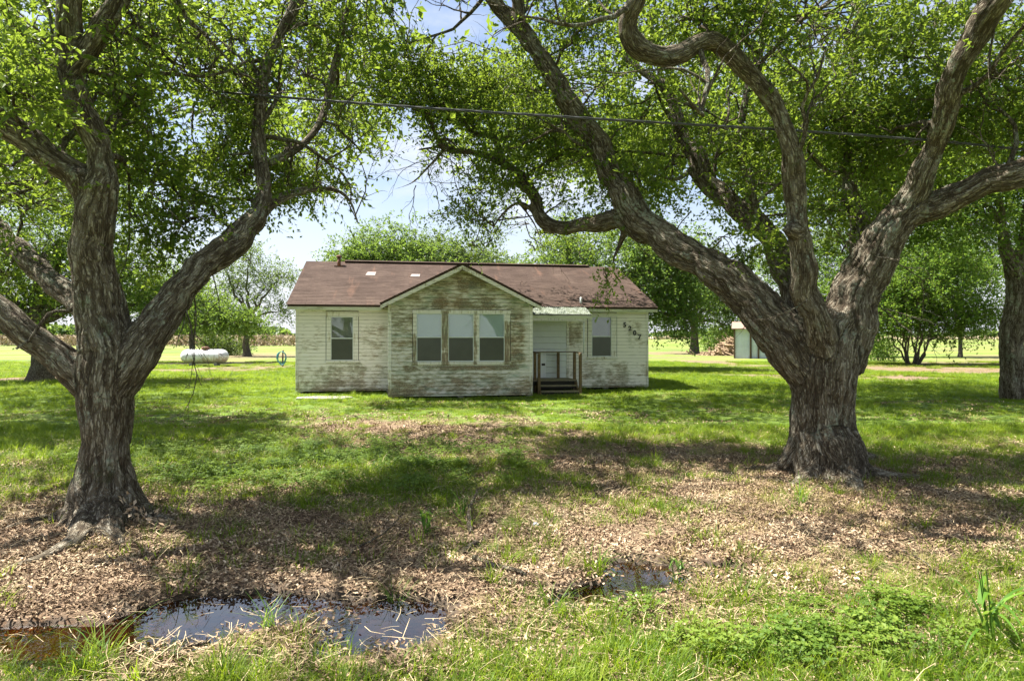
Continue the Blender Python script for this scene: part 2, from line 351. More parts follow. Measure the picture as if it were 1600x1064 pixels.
# ------------------------------------------------------------ trees
def limb_px(rows):     # rows (u, v, Y, width in px)
    return np.array([list(at(u, v, Y)) + [w / 2 / F * Y * .81] for (u, v, Y, w) in rows])
def woody(name, limbs, voxel, parent, mat, amp=0.012, fs=24.0, smooth_it=5):
    mb = MB(); samp = []
    for L in limbs:
        sp = spline(L, 0.07); q0 = len(mb.v) * 7.3; tt = np.cumsum(np.r_[0, np.linalg.norm(np.diff(sp[:, :3], axis=0), axis=1)])
        env = np.clip(tt / .6, 0, 1) * np.clip((sp[:, 2] - .9) / 1.2, 0, 1) * np.clip(.15 / sp[:, 3], .2, 1)
        for c_ in range(3): sp[:, c_] += (fbm(np.c_[tt * 2.1, tt * 0 + q0, tt * 0 + c_ * 3.1], 3, 71) - .5) * 1.15 * sp[:, 3] * env
        sp[:, 3] *= 1 + (fbm(np.c_[tt * 3.2, tt * 0 + q0, tt * 0], 3, 72) - .5) * .5 * env
        # close the ends
        T0 = unit(sp[1, :3] - sp[0, :3]); T1 = unit(sp[-1, :3] - sp[-2, :3])
        P = np.vstack([sp[0, :3] - T0 * sp[0, 3] * .3, sp[:, :3], sp[-1, :3] + T1 * sp[-1, 3] * .5]); rr = np.concatenate([[sp[0, 3] * .6], sp[:, 3], [sp[-1, 3] * .4]])
        mb.tube(P, rr, 14)
        T, N, B = frames(sp[:, :3]); s = np.concatenate([[0], np.cumsum(np.linalg.norm(np.diff(sp[:, :3], axis=0), axis=1))]) + sp[0, 2] * 1.0
        samp.append(np.hstack([sp, T, N, B, s[:, None]]))
    me = mesh_np('tmp', np.concatenate(mb.v), [np.array(x) for x in mb.f.values()])
    o = bpy.data.objects.new('tmp', me); COL.objects.link(o)
    m = o.modifiers.new('r', 'REMESH'); m.mode = 'VOXEL'; m.voxel_size = voxel; m.adaptivity = 0
    dg = bpy.context.evaluated_depsgraph_get(); e = o.evaluated_get(dg).to_mesh()
    nv = len(e.vertices); V = np.empty(nv * 3, np.float32); e.vertices.foreach_get('co', V); V = V.reshape(-1, 3).astype(float)
    Fq = [list(p.vertices) for p in e.polygons] if False else None
    nl = len(e.loops); li = np.empty(nl, np.int32); e.loops.foreach_get('vertex_index', li)
    lt = np.empty(len(e.polygons), np.int32); e.polygons.foreach_get('loop_total', lt)
    q = li.reshape(-1, 4) if (lt == 4).all() else None
    if q is None:
        st = np.concatenate([[0], np.cumsum(lt)[:-1]]); q4 = np.stack([li[st[lt == 4] + k] for k in range(4)], 1); q = q4
    ed = np.empty(len(e.edges) * 2, np.int32); e.edges.foreach_get('vertices', ed); ed = ed.reshape(-1, 2)
    bpy.data.objects.remove(o, do_unlink=True)
    deg = np.bincount(ed.ravel(), minlength=nv).astype(float)[:, None]; deg[deg == 0] = 1
    for _ in range(smooth_it):
        A = np.zeros_like(V)
        for k in range(3):
            A[:, k] = np.bincount(ed[:, 0], V[ed[:, 1], k], nv) + np.bincount(ed[:, 1], V[ed[:, 0], k], nv)
        V = V * 0.4 + 0.6 * A / deg
    SA = np.vstack(samp); bark = np.zeros((nv, 3)); rad = np.zeros(nv); nrm = np.zeros((nv, 3))
    for a in range(0, nv, 12000):
        P = V[a:a + 12000]; D = np.sqrt(((P[:, None] - SA[None, :, :3]) ** 2).sum(-1)) - SA[None, :, 3]; j = D.argmin(1)
        S_ = SA[j]; off = P - S_[:, :3]
        bark[a:a + 12000] = np.stack([(off * S_[:, 7:10]).sum(1), (off * S_[:, 10:13]).sum(1), (S_[:, 13] + (off * S_[:, 4:7]).sum(1)) * 0.17], 1); rad[a:a + 12000] = S_[:, 3]
    me2 = mesh_np(name, V, q, True); N = np.empty(nv * 3, np.float32); me2.vertices.foreach_get('normal', N); N = N.reshape(-1, 3)
    wob = (np.stack([vn(V * 9, 91), vn(V * 9, 92), vn(V * 9, 93)], 1) - 0.5) * 0.035
    b2 = (bark + wob) * fs
    r1 = 1 - np.abs(2 * vn(b2, 41) - 1); r2 = 1 - np.abs(2 * vn(b2 * 1.9, 42) - 1)
    fur = 1 - np.clip((0.74 * r1 + 0.26 * r2 - 0.5) / 0.42, 0, 1)        # 0 in a furrow, 1 on a ridge
    lump = fbm(V * 2.6, 3, 51) - 0.5
    k = np.clip(rad / 0.22, 0.12, 1.3)
    V2 = V + N * ((fur - 0.6) * amp * 1.7 * k + lump * 0.085 * np.clip(rad / 0.3, 0.1, 1.2))[:, None]
    me2.vertices.foreach_set('co', V2.astype(np.float32).ravel()); me2.update()
    attr(me2, 'bark', bark, 'FLOAT_VECTOR'); attr(me2, 'furrow', fur)
    return link(name, me2, mat, parent), np.vstack([s[:, :4] for s in samp])

GAPS = [(655, 25, 42, 40), (745, 62, 50, 26), (715, 40, 40, 36), (630, 235, 34, 62), (610, 300, 48, 50), (690, 300, 26, 26), (530, 375, 40, 40), (925, 155, 20, 24), (815, 350, 22, 45), (590, 350, 50, 45),
        (288, 195, 42, 55), (355, 105, 12, 18), (485, 372, 40, 40), (480, 65, 9, 16), (1008, 145, 20, 28), (1085, 310, 20, 60), (310, 290, 14, 26), (560, 255, 14, 30), (700, 370, 40, 22), (860, 415, 30, 20)]
PU = [-50, 60, 130, 240, 300, 345, 390, 440, 500, 545, 590, 640, 700, 760, 800, 850, 910, 930, 975, 1000, 1060, 1130, 1200, 1290, 1370, 1450, 1650]
PV = [560, 560, 520, 400, 420, 400, 350, 330, 345, 385, 320, 330, 375, 405, 360, 395, 375, 455, 455, 350, 330, 420, 440, 420, 360, 320, 300]
LIT = [(1000, 850, 300, 75), (1000, 930, 500, 60), (1250, 985, 430, 70), (620, 655, 160, 18), (120, 905, 140, 55), (90, 965, 190, 35), (800, 1045, 700, 40), (440, 628, 140, 13), (1150, 775, 180, 30),
       (900, 800, 160, 30), (330, 975, 90, 22), (760, 760, 60, 12), (860, 655, 50, 10), (1060, 690, 60, 8), (350, 775, 60, 8), (560, 935, 90, 20)]  # ground patches kept sunlit by removing the leaf sprays that would shade them
def keep(P, r):
    """openings in the two oaks: which sprays exist, cut partly to let sun onto the LIT patches"""
    u, v = uv_of(P); inn = (u > -40) & (u < 1640) & (v > -25) & (P[:, 1] > 1)
    j = (fbm(P * 2.3, 3, 61) - 0.5); j3 = fbm(P * np.array([1.05, 1.05, 1.5]), 2, 63)
    prof = np.interp(u, PU, PV) + j * 90
    k = ~(inn & (v > prof)) & ~(inn & (j3 < .415) & (r < .92) & (P[:, 1] < 12.8))
    for (gu, gv, a, b) in GAPS:
        d = np.sqrt(((u - gu) / a) ** 2 + ((v - gv) / b) ** 2) + j * 0.9
        k &= ~(inn & (d < 1.0) & (r < 0.96))
    for (cu, cv) in ((110, -20), (108, 30), (108, 75), (116, 115), (130, 165), (142, 200), (152, 235), (158, 275), (172, 30), (90, 255), (45, 220)):
        k &= ~((np.hypot(u - cu, v - cv) < 38 + j * 40) & (P[:, 1] < 6.15) & (r < .93))
    G = P[:, :2] - SUNV[:2] / SUNV[2] * P[:, 2:3]; gu, gv = grid_uv(G[:, 0], G[:, 1]); j2 = (fbm(np.c_[G, G[:, 0] * 0] * 0.9, 3, 62) - 0.5)
    for (lu, lv, a, b) in LIT:
        y0 = gY(lv); x0 = (lu - 800) * y0 / F; rx = a * y0 / F; ry = abs(gY(lv - b) - gY(lv + b)) / 2
        d = np.sqrt(((G[:, 0] - x0) / rx) ** 2 + ((G[:, 1] - y0) / ry) ** 2) + j2 * 1.0
        k &= ~((d < 1.08) & (r < np.where(inn, 0.88, 1.0)))
    k &= ~((P[:, 1] < 2.2) & (np.abs(P[:, 0]) < 6) & (P[:, 2] < 6))
    return k

def leaves_mesh(name, C, D, Nn, L, Wd, rnd, mat, parent, fold=0.18):
    B = unit(np.cross(D, Nn)); N2 = np.cross(B, D); L = L[:, None]; Wd = Wd[:, None]
    V = np.stack([C, C + D * L * .45 + B * Wd * .5 + N2 * Wd * fold, C + D * L, C + D * L * .45 - B * Wd * .5 + N2 * Wd * fold], 1).reshape(-1, 3)
    i = np.arange(len(C))[:, None] * 4
    me = mesh_np(name, V, [np.concatenate([i + [0, 1, 2], i + [0, 2, 3]], 0)])
    attr(me, 'rnd', np.repeat(rnd, 4))
    return link(name, me, mat, parent)
def ell(n, c, r, rg, shell=0.5):
    d = unit(rg.normal(size=(n, 3))); q = rg.random(n) ** (1 / 3 * shell + 0.0); return np.asarray(c) + d * q[:, None] * np.asarray(r)
def grow(vols, wood, rg, lsize, lw, mat, parent, per_clump=24, per_spray=14, clump_r=0.42, spray=0.34, keepf=None, twigs=True, droop=0.12, br=0.022, bmat=None, shell=1.0, big=1.0):
    lsize *= big
    """vols: (centre, radii, number of clumps, leaf scale). Branch from the limb to each volume, branchlets to each clump, sprays of leaves about it."""
    LC, LD, LN, LL, LR = [], [], [], [], []; tb = MB(); wood = wood.copy()
    for (c, r, n, sc) in vols:
        c = np.asarray(c, float)
        if len(wood):
            j = np.argmin(np.linalg.norm(wood[:, :3] - c, axis=1) - wood[:, 3] * 2); a = wood[j, :3]
            t = np.linspace(0, 1, 9)[:, None]; Lm = np.linalg.norm(c - a); path = a + (c - a) * t + np.sin(t * np.pi) * np.array([0, 0, Lm * 0.10])
            path += (rg.normal(size=path.shape) * 0.05 * min(Lm, 2.0)) * np.sin(t * np.pi)
            r0 = min(br * (0.7 + 0.35 * Lm), max(wood[j, 3] * .8, 0.008)); rad = np.linspace(r0, min(r0 * .8, br * .5), 9)
            if twigs and Lm > 0.2: tb.tube(path, rad, 6, False)
            wood = np.vstack([wood, np.c_[path[2:], rad[2:]]])
        else: path = c[None]; rad = np.array([br])
        K = ell(n, c, r, rg, shell)
        if keepf is not None:
            K = K[keepf(K, rg.random(len(K)) * 0.5 + 0.45)]
        if len(K) == 0: continue
        if twigs:
            for kc in K:
                a = path[np.argmin(np.linalg.norm(path - kc, axis=1) + np.linspace(0.3, 0, len(path)))]; t = np.linspace(0, 1, 6)[:, None]; Lk = np.linalg.norm(kc - a)
                p = a + (kc - a) * t + np.sin(t * np.pi) * np.array([0, 0, Lk * 0.12]) + rg.normal(size=(6, 3)) * 0.045 * min(Lk, 1.2) * np.sin(t * np.pi)
                tb.tube(p, np.linspace(br * (.32 + .15 * min(Lk, 2)), 0.0035 * sc, 6), 4, False)
        ns_ = int(per_clump); cc = np.repeat(K, ns_, 0); off = rg.normal(size=cc.shape) * clump_r * np.array([1, 1, .72]) * .55
        P = cc + off; D = unit(off * 1.0 + np.array([0, 0, 0.12]) * clump_r + rg.normal(size=P.shape) * clump_r * .45)
        if keepf is not None:
            m = keepf(P, rg.random(len(P))); P, D, cc = P[m], D[m], cc[m]
        if len(P) == 0: continue
        sl = spray * (0.6 + 0.8 * rg.random(len(P)))
        if twigs and big == 1.0:
            Vt = []; e1 = unit(np.cross(D, [0.3, 0.2, 1.0])); e2 = np.cross(D, e1); w = 0.0022 * sc
            for q, e in ((P - D * .25 * sl[:, None], w), (P + D * sl[:, None], w * .5)):
                for a in (0, 2.1, 4.2): Vt.append(q + (e1 * math.cos(a) + e2 * math.sin(a)) * e)
            Vt = np.stack(Vt, 1).reshape(-1, 3); i = np.arange(len(P))[:, None] * 6
            tb.addnp(Vt, np.concatenate([i + [0, 1, 4, 3], i + [1, 2, 5, 4], i + [2, 0, 3, 5]], 0))
        m = int(per_spray); idx = np.repeat(np.arange(len(P)), m); t = np.tile(np.linspace(0.0, 1.0, m), len(P)) + rg.normal(size=len(idx)) * .05
        sd = D[idx]; C = P[idx] + sd * (t * sl[idx])[:, None] + np.array([0, 0, -1]) * (t ** 2 * sl[idx] * droop)[:, None] + rg.normal(size=(len(idx), 3)) * 0.012 * sc
        ld = unit(sd * 0.55 + rg.normal(size=sd.shape) * 0.62 + np.array([0, 0, -.08])); ln = unit(rg.normal(size=sd.shape) * 0.6 + np.array([0, 0, 1.0]))
        LC.append(C); LD.append(ld); LN.append(ln); LL.append(lsize * sc * (0.65 + 0.6 * rg.random(len(idx)))); 
        LR.append(np.clip(np.repeat(rg.random(len(P)), m) * .55 + rg.random(len(idx)) * .45, 0, 1))
    C = np.concatenate(LC); L = np.concatenate(LL)
    cr = leaves_mesh('crown', C, np.concatenate(LD), np.concatenate(LN), L, L * lw, np.concatenate(LR), mat, parent); cr['kind'] = 'stuff'
    if twigs:
        t = tb.build('branches', bmat or M['twig'], parent, True); t['kind'] = 'stuff'
    return len(C)
def pv(u, v, Y, ru, rv, rY, n, sc=1.0): return (at(u, v, Y), (ru * Y / F, rY, rv * Y / F), n, sc)

# left oak
root = empty('oak_tree', (0, 0, 0))
tag(root, 'rough barked live oak forking low at left, thick roots spreading in leaf litter', 'tree')
LO = [limb_px(r) for r in [
 [(166, 855, 6.2, 250), (166, 815, 6.2, 180), (164, 780, 6.2, 128), (163, 740, 6.2, 102), (165, 690, 6.2, 96), (168, 640, 6.2, 97), (170, 590, 6.2, 108), (168, 550, 6.2, 112), (160, 510, 6.2, 100), (150, 460, 6.2, 84), (146, 400, 6.15, 78), (150, 340, 6.1, 74), (160, 285, 6.05, 66), (150, 225, 6.0, 52), (128, 165, 5.95, 50), (112, 110, 5.9, 46), (108, 55, 5.8, 50), (108, 0, 5.7, 50), (112, -70, 5.6, 46), (90, -160, 5.5, 36)],
 [(112, 110, 5.9, 40), (140, 75, 5.85, 42), (166, 35, 5.8, 42), (190, -10, 5.75, 38), (230, -80, 5.7, 34), (270, -170, 5.8, 26)],
 [(150, 320, 6.1, 66), (120, 275, 6.0, 62), (70, 238, 5.9, 56), (15, 198, 5.8, 56), (-60, 150, 5.7, 50), (-160, 90, 5.6, 40)],
 [(160, 610, 6.2, 84), (115, 582, 6.15, 66), (60, 535, 6.1, 56), (5, 483, 6.0, 52), (-60, 430, 5.9, 46), (-160, 370, 5.8, 36)],
 [(150, 500, 6.3, 60), (105, 458, 6.7, 46), (50, 405, 7.2, 44), (0, 365, 7.7, 44), (-70, 310, 8.2, 38)],
 [(180, 600, 6.2, 90), (215, 545, 6.25, 84), (255, 490, 6.4, 70), (300, 438, 6.6, 64), (345, 395, 6.9, 58), (385, 358, 7.2, 50), (405, 330, 7.4, 40), (408, 270, 7.6, 30), (404, 190, 7.8, 26), (415, 110, 7.9, 24), (440, 50, 8.0, 22), (470, -10, 8.0, 22), (500, -80, 8.0, 18)],
 [(395, 345, 7.3, 32), (430, 315, 7.6, 22), (475, 298, 8.0, 18), (520, 297, 8.3, 14), (545, 312, 8.5, 9), (560, 350, 8.6, 5)],
 [(404, 120, 7.9, 16), (392, 95, 7.9, 12), (380, 62, 8, 11), (395, 40, 8, 9)], [(440, 50, 8.0, 14), (470, 38, 8.1, 12), (500, 42, 8.2, 9)],
 [(420, 255, 7.8, 20), (470, 230, 8.2, 18), (505, 180, 8.6, 17), (520, 120, 8.9, 17), (532, 60, 9.0, 16), (545, 0, 9.1, 16), (560, -60, 9.1, 13)],
 [(130, 300, 6.0, 44), (118, 268, 5.86, 30)],
 # roots
 [(160, 790, 6.1, 70), (135, 828, 5.8, 62), (118, 868, 5.45, 40), (75, 892, 5.15, 26), (20, 908, 4.95, 16), (-30, 925, 4.8, 8)],
 [(150, 785, 6.1, 60), (105, 815, 6.1, 44), (50, 832, 6.0, 26), (0, 850, 5.8, 12)], [(190, 790, 6.1, 60), (225, 815, 6.15, 36), (275, 825, 6.1, 12)],
 [(165, 800, 6.0, 70), (172, 845, 5.7, 48), (190, 875, 5.4, 18)]]]
for L in LO[:-4]: L[:, 3] *= np.where(L[:, 2] > .5, .93, 1)
for L in LO[-4:]:      # roots ride on the ground
    for k in range(1, len(L)): L[k, 2] = float(gz(L[k:k+1, 0], L[k:k+1, 1])[0]) + L[k, 3] * 0.05
trunk, wd = woody('trunk', LO, 0.0175, root, M['bark'], amp=.013, fs=17., smooth_it=9)
wdl = wd[wd[:, 2] > 2.2]
rg = np.random.default_rng(11)
VL = [pv(40, 60, 5.8, 90, 80, .8, 26), pv(20, 150, 5.4, 80, 60, .7, 20), pv(240, 60, 6.3, 90, 70, .9, 26), pv(320, 100, 7, 80, 70, 1, 26), pv(330, 30, 7.4, 90, 60, 1, 22), pv(225, 170, 6.6, 60, 70, .8, 18),
      pv(240, 290, 7.2, 60, 80, .9, 24), pv(330, 250, 7.6, 55, 90, 1, 24), pv(290, 350, 7.2, 70, 60, .9, 20), pv(50, 320, 7.6, 80, 60, 1, 18), pv(20, 260, 5.6, 50, 40, .5, 8), pv(10, 430, 7.4, 60, 60, .8, 9), pv(410, 180, 8, 60, 80, 1, 26),
      pv(370, 290, 8, 60, 60, .9, 16), pv(455, 230, 8.3, 75, 90, 1, 34), pv(480, 120, 8.6, 70, 80, 1, 28), pv(545, 60, 9, 75, 75, 1.1, 28), pv(545, 160, 9.1, 60, 70, 1, 24), pv(565, 240, 9, 35, 55, .8, 12),
      pv(500, 300, 8.7, 65, 45, .8, 20), pv(550, 345, 8.7, 32, 45, .5, 10), pv(430, 40, 8.4, 80, 60, 1, 22), pv(180, 110, 6.8, 60, 60, .8, 12), pv(25, 545, 5.9, 30, 25, .3, 3), pv(150, 30, 6.8, 60, 60, .7, 12), pv(330, 170, 8, 40, 50, .8, 8),
      pv(250, 420, 7.6, 50, 40, .6, 8), pv(90, 200, 7.2, 50, 70, .8, 14)]
VL = [(c, r, max(2, int(n * 1.2)), sc) for (c, r, n, sc) in VL]
grow(VL, wdl, rg, 0.068, 0.5, M['oak_leaf'], root, keepf=keep, per_clump=12, per_spray=12, clump_r=.34)
root2 = None
VLo = [((-4.5, 6.0, 7.2), (4.2, 4.2, 1.9), 60, 1.9), ((-8.5, 7, 5.6), (3.5, 4, 2.2), 30, 1.9), ((-2.2, 8.5, 7.2), (3.0, 3.2, 1.8), 60, 1.9), ((-6, 2.5, 6.3), (3, 2.2, 1.6), 14, 1.9), ((-7.5, 11, 6.5), (3, 3, 2), 45, 1.9), ((-3.5, 12.5, 6.8), (3, 2.6, 1.8), 90, 1.9)]
VLo += [((-12.5, 13, 7.2), (2.6, 2.8, 1.5), 90, 1.9), ((-17, 21, 7.5), (4, 4, 1.8), 110, 1.9), ((-9.8, 13.5, 7.2), (3, 3, 1.6), 80, 1.9), ((-14, 17, 7.5), (4, 4, 1.8), 130, 1.9), ((-8.5, 15.5, 7.2), (3.2, 3.2, 1.7), 120, 1.9), ((-5.6, 17.5, 7.6), (2.6, 2.4, 1.5), 80, 1.9), ((-11.5, 18.5, 7.0), (3.2, 3.4, 1.7), 90, 1.9)]  # crown masses added to throw shade over the left lawn
def grow_upper(parent, vols, rg_):  # crown masses above and beyond the limbs, added to cast yard shade
    before = set(parent.children)
    grow(vols, wdl if parent is root else wdr, rg_, 0.062, 0.55, M['oak_leaf'], parent, keepf=keep, per_clump=9, per_spray=7, clump_r=0.7, spray=0.5, br=0.03, big=1.42)
    for o in set(parent.children) - before:
        if o.name.startswith('crown'): o.name = 'upper_shade_crown'
        else: o.name = 'upper_shade_branches'
grow_upper(root, VLo, rg)

# right oak
rootR = empty('oak_tree', (0, 0, 0))
tag(rootR, 'massive rough barked live oak right of the house with wide twisting limbs', 'tree')
RO = [limb_px(r) for r in [
 [(1292, 785, 8.3, 215), (1290, 748, 8.3, 168), (1288, 712, 8.3, 134), (1286, 670, 8.3, 116), (1285, 620, 8.3, 114), (1285, 575, 8.3, 122), (1290, 535, 8.3, 128), (1305, 500, 8.3, 110)],
 [(1268, 590, 8.3, 86), (1225, 530, 8.35, 92), (1190, 482, 8.5, 84), (1140, 438, 8.7, 72), (1085, 400, 9.0, 66), (1030, 370, 9.3, 64), (990, 335, 9.6, 58), (955, 275, 9.9, 44), (925, 215, 10.0, 42), (885, 155, 10.0, 40), (855, 105, 10.0, 34), (825, 55, 10, 32), (785, 15, 10, 28), (750, -20, 10, 24), (700, -80, 10, 18)],
 [(840, 80, 10, 26), (812, 30, 9.9, 24), (806, -20, 9.8, 22), (800, -90, 9.7, 16)],
 [(1010, 365, 9.5, 50), (965, 345, 9.8, 38), (925, 348, 10.1, 32), (880, 355, 10.4, 28), (850, 342, 10.6, 26), (832, 305, 10.8, 24), (812, 272, 11, 22), (775, 250, 11.1, 16), (735, 238, 11.2, 14), (692, 227, 11.3, 11), (672, 190, 11.3, 10), (645, 160, 11.4, 9), (605, 125, 11.4, 8), (565, 108, 11.4, 6)],
 [(695, 228, 11.3, 8), (655, 234, 11.3, 6)], [(698, 230, 11.3, 8), (672, 258, 11.4, 6.5), (645, 285, 11.4, 5), (612, 298, 11.5, 3)],
 [(790, 262, 11, 12), (770, 215, 11.1, 14), (740, 208, 11.2, 12), (715, 178, 11.3, 10), (680, 140, 11.4, 8)],
 [(850, 345, 10.6, 12), (812, 318, 10.9, 10), (785, 335, 11, 8), (768, 365, 11.1, 5), (772, 390, 11.2, 3)], [(812, 318, 10.9, 7), (835, 350, 10.9, 6), (845, 380, 11, 4), (822, 400, 11, 3)],
 [(980, 355, 9.8, 20), (968, 385, 9.9, 11), (958, 410, 9.9, 7), (962, 440, 10, 4)],
 [(1260, 540, 8.5, 60), (1240, 460, 8.9, 52), (1210, 380, 9.4, 46), (1155, 330, 9.9, 40), (1108, 288, 10.2, 36), (1078, 237, 10.4, 32), (1064, 190, 10.5, 28), (1040, 138, 10.6, 22), (1012, 115, 10.7, 16), (975, 90, 10.8, 10)],
 [(1180, 345, 9.7, 26), (1170, 275, 9.8, 22), (1158, 225, 9.9, 20), (1165, 150, 10, 16), (1190, 70, 10, 13), (1200, -20, 10, 10)],
 [(1085, 262, 10.3, 14), (1058, 280, 10.2, 9), (1030, 275, 10.1, 6)],
 [(1290, 560, 8.15, 70), (1278, 500, 7.95, 52), (1262, 450, 7.8, 45), (1250, 400, 7.7, 42), (1244, 355, 7.6, 46), (1243, 325, 7.6, 43), (1242, 270, 7.5, 42), (1230, 212, 7.4, 40), (1205, 158, 7.3, 40), (1172, 115, 7.2, 40), (1138, 82, 7.1, 42), (1105, 70, 7.0, 42), (1068, 82, 6.9, 42), (1030, 88, 6.8, 42), (998, 70, 6.7, 42), (984, 38, 6.6, 38), (998, -5, 6.5, 34), (1010, -70, 6.5, 28), (980, -150, 6.6, 20)],
 [(1244, 362, 7.62, 42), (1232, 358, 7.5, 26)],
 [(1310, 575, 8.3, 90), (1330, 500, 8.25, 92), (1352, 430, 8.2, 84), (1380, 372, 8.1, 76), (1415, 330, 8.0, 70), (1460, 322, 7.8, 58), (1520, 298, 7.5, 52), (1590, 275, 7.2, 52), (1680, 240, 6.9, 48), (1800, 180, 6.7, 36)],
 [(1400, 345, 8.0, 60), (1432, 288, 7.8, 48), (1460, 228, 7.5, 44), (1478, 170, 7.2, 42), (1492, 112, 6.9, 44), (1530, 50, 6.6, 48), (1562, -5, 6.3, 50), (1610, -80, 6.1, 44), (1650, -180, 6.0, 32)],
 [(1345, 430, 8.6, 40), (1335, 330, 9.2, 30), (1325, 250, 9.5, 26), (1318, 200, 9.7, 24), (1330, 120, 9.8, 18), (1350, 30, 9.8, 14)], [(1330, 250, 9.5, 18), (1302, 272, 9.4, 14), (1275, 252, 9.4, 11), (1262, 235, 9.4, 8)],
 [(1305, 690, 8.2, 90), (1338, 742, 8.1, 60), (1375, 754, 8.0, 30), (1440, 760, 7.9, 16)], [(1268, 690, 8.3, 80), (1236, 738, 8.35, 56), (1205, 742, 8.5, 28), (1170, 742, 8.6, 12)], [(1298, 690, 8.1, 90), (1318, 756, 7.95, 66), (1334, 774, 7.6, 34), (1350, 790, 7.2, 12)], [(1275, 690, 8.2, 80), (1262, 752, 8.05, 46), (1245, 772, 7.8, 20), (1225, 785, 7.5, 10)], [(1290, 700, 8.4, 80), (1330, 725, 8.9, 50), (1370, 715, 9.4, 16)]]]
for L in RO[-5:]:
    for k in range(1, len(L)): L[k, 2] = float(gz(L[k:k+1, 0], L[k:k+1, 1])[0]) + L[k, 3] * (.35 if k == 1 else -.05)
trunk, wd = woody('trunk', RO, 0.021, rootR, M['bark'], amp=0.017, fs=14.5, smooth_it=9)
wdr = wd[wd[:, 2] > 2.2]
rg = np.random.default_rng(23)
VR = [pv(600, 110, 11.4, 60, 70, 1.2, 26), pv(650, 170, 11.3, 65, 60, 1.2, 24), pv(700, 130, 11.2, 60, 60, 1.1, 22), pv(765, 140, 11, 70, 55, 1.1, 24), pv(820, 200, 11, 60, 60, 1.1, 24), pv(740, 200, 11.2, 60, 50, 1, 20),
      pv(870, 250, 10.8, 50, 60, 1, 24), pv(800, 290, 11, 60, 45, 1, 22), pv(670, 275, 11.5, 40, 30, .8, 5), pv(690, 335, 11.6, 50, 45, .9, 11), pv(755, 345, 11.5, 55, 45, .9, 17), pv(740, 385, 11.6, 60, 28, .8, 14), pv(820, 375, 11.2, 45, 25, .6, 6),
      pv(880, 315, 10.6, 40, 40, .8, 9), pv(900, 60, 10, 65, 60, 1.1, 24), pv(940, 130, 9.8, 55, 60, 1, 20), pv(1000, 190, 10, 55, 60, 1, 20), pv(935, 20, 9, 60, 50, 1, 16), pv(1050, 160, 9.8, 60, 60, 1, 18), pv(1080, 30, 7.4, 90, 45, .8, 22),
      pv(1170, 30, 7.4, 70, 60, .8, 22), pv(1260, 60, 8, 70, 70, 1.1, 24), pv(1330, 50, 8.2, 70, 70, 1.1, 26), pv(1410, 90, 8, 70, 80, 1, 28), pv(1350, 150, 9, 70, 60, 1, 26), pv(1300, 190, 9, 60, 60, 1, 20), pv(1400, 210, 9, 60, 60, 1, 22), pv(1560, 120, 7.6, 70, 80, 1, 26),
      pv(1600, 210, 8, 70, 60, 1, 20), pv(1545, 240, 8.4, 50, 40, .8, 12), pv(1350, 270, 9.6, 60, 50, 1, 18), pv(1300, 330, 9.2, 50, 60, .9, 16), pv(1120, 200, 9.9, 55, 60, 1, 18), pv(1185, 220, 9.8, 50, 60, 1, 14), pv(1050, 260, 9.8, 50, 50, 1, 16),
      pv(1140, 290, 9.6, 45, 40, .7, 8), pv(1175, 400, 8.7, 42, 45, .5, 9), pv(1130, 370, 9, 40, 30, .5, 5), pv(995, 270, 10, 50, 50, 1, 16), pv(945, 300, 10.4, 40, 35, .8, 8), pv(1280, 420, 8.9, 35, 35, .4, 5), pv(945, 425, 10.1, 30, 22, .4, 4), pv(1200, 150, 10, 70, 60, 1, 16),
      pv(1460, 40, 9, 60, 50, 1, 14), pv(1500, 260, 9.5, 40, 40, 1, 8), pv(870, 120, 11, 40, 50, 1, 10), pv(1310, 400, 9.4, 40, 50, .5, 6), pv(1020, 40, 8.5, 50, 60, .8, 12)]
VR = [(c, r, max(2, int(n * 1.22)), sc) for (c, r, n, sc) in VR]
grow(VR, wdr, rg, 0.070, 0.5, M['oak_leaf'], rootR, keepf=keep, per_clump=13, per_spray=12, clump_r=.36)
VRo = [((4.5, 8.5, 8.6), (4.8, 4.8, 2.2), 60, 1.9), ((0.6, 11, 8.8), (3.6, 3.2, 2.0), 50, 1.9), ((9, 8, 6.6), (3.8, 4, 2.2), 40, 1.9), ((5.5, 12.5, 8.0), (4, 3, 2.0), 60, 1.9), ((7, 3.2, 7.0), (3, 2.4, 1.6), 30, 1.9), ((0.5, 15, 7.6), (3.8, 2.6, 1.6), 60, 1.9), ((10, 13, 7.5), (3.5, 3.5, 2), 50, 1.9), ((1.2, 18.5, 8.0), (3.2, 2.6, 1.5), 120, 1.9), ((5.5, 18.5, 7.8), (3.6, 3.2, 1.7), 170, 1.9), ((10, 20, 7.4), (4, 3.6, 1.8), 170, 1.9), ((-1.2, 20.6, 6.6), (1.2, 1.0, .5), 6, 1.5), ((0.9, 22.6, 5.5), (2.4, .5, .35), 60, 1.0), ((14, 16, 7), (3.5, 4, 2), 90, 1.9), ((6, 23.6, 8.4), (4, 2.8, 1.5), 110, 1.9), ((12.5, 24, 8), (4.2, 3, 1.6), 110, 1.9)]  # includes masses added to shade the lawn and the right eave
grow_upper(rootR, VRo, rg)

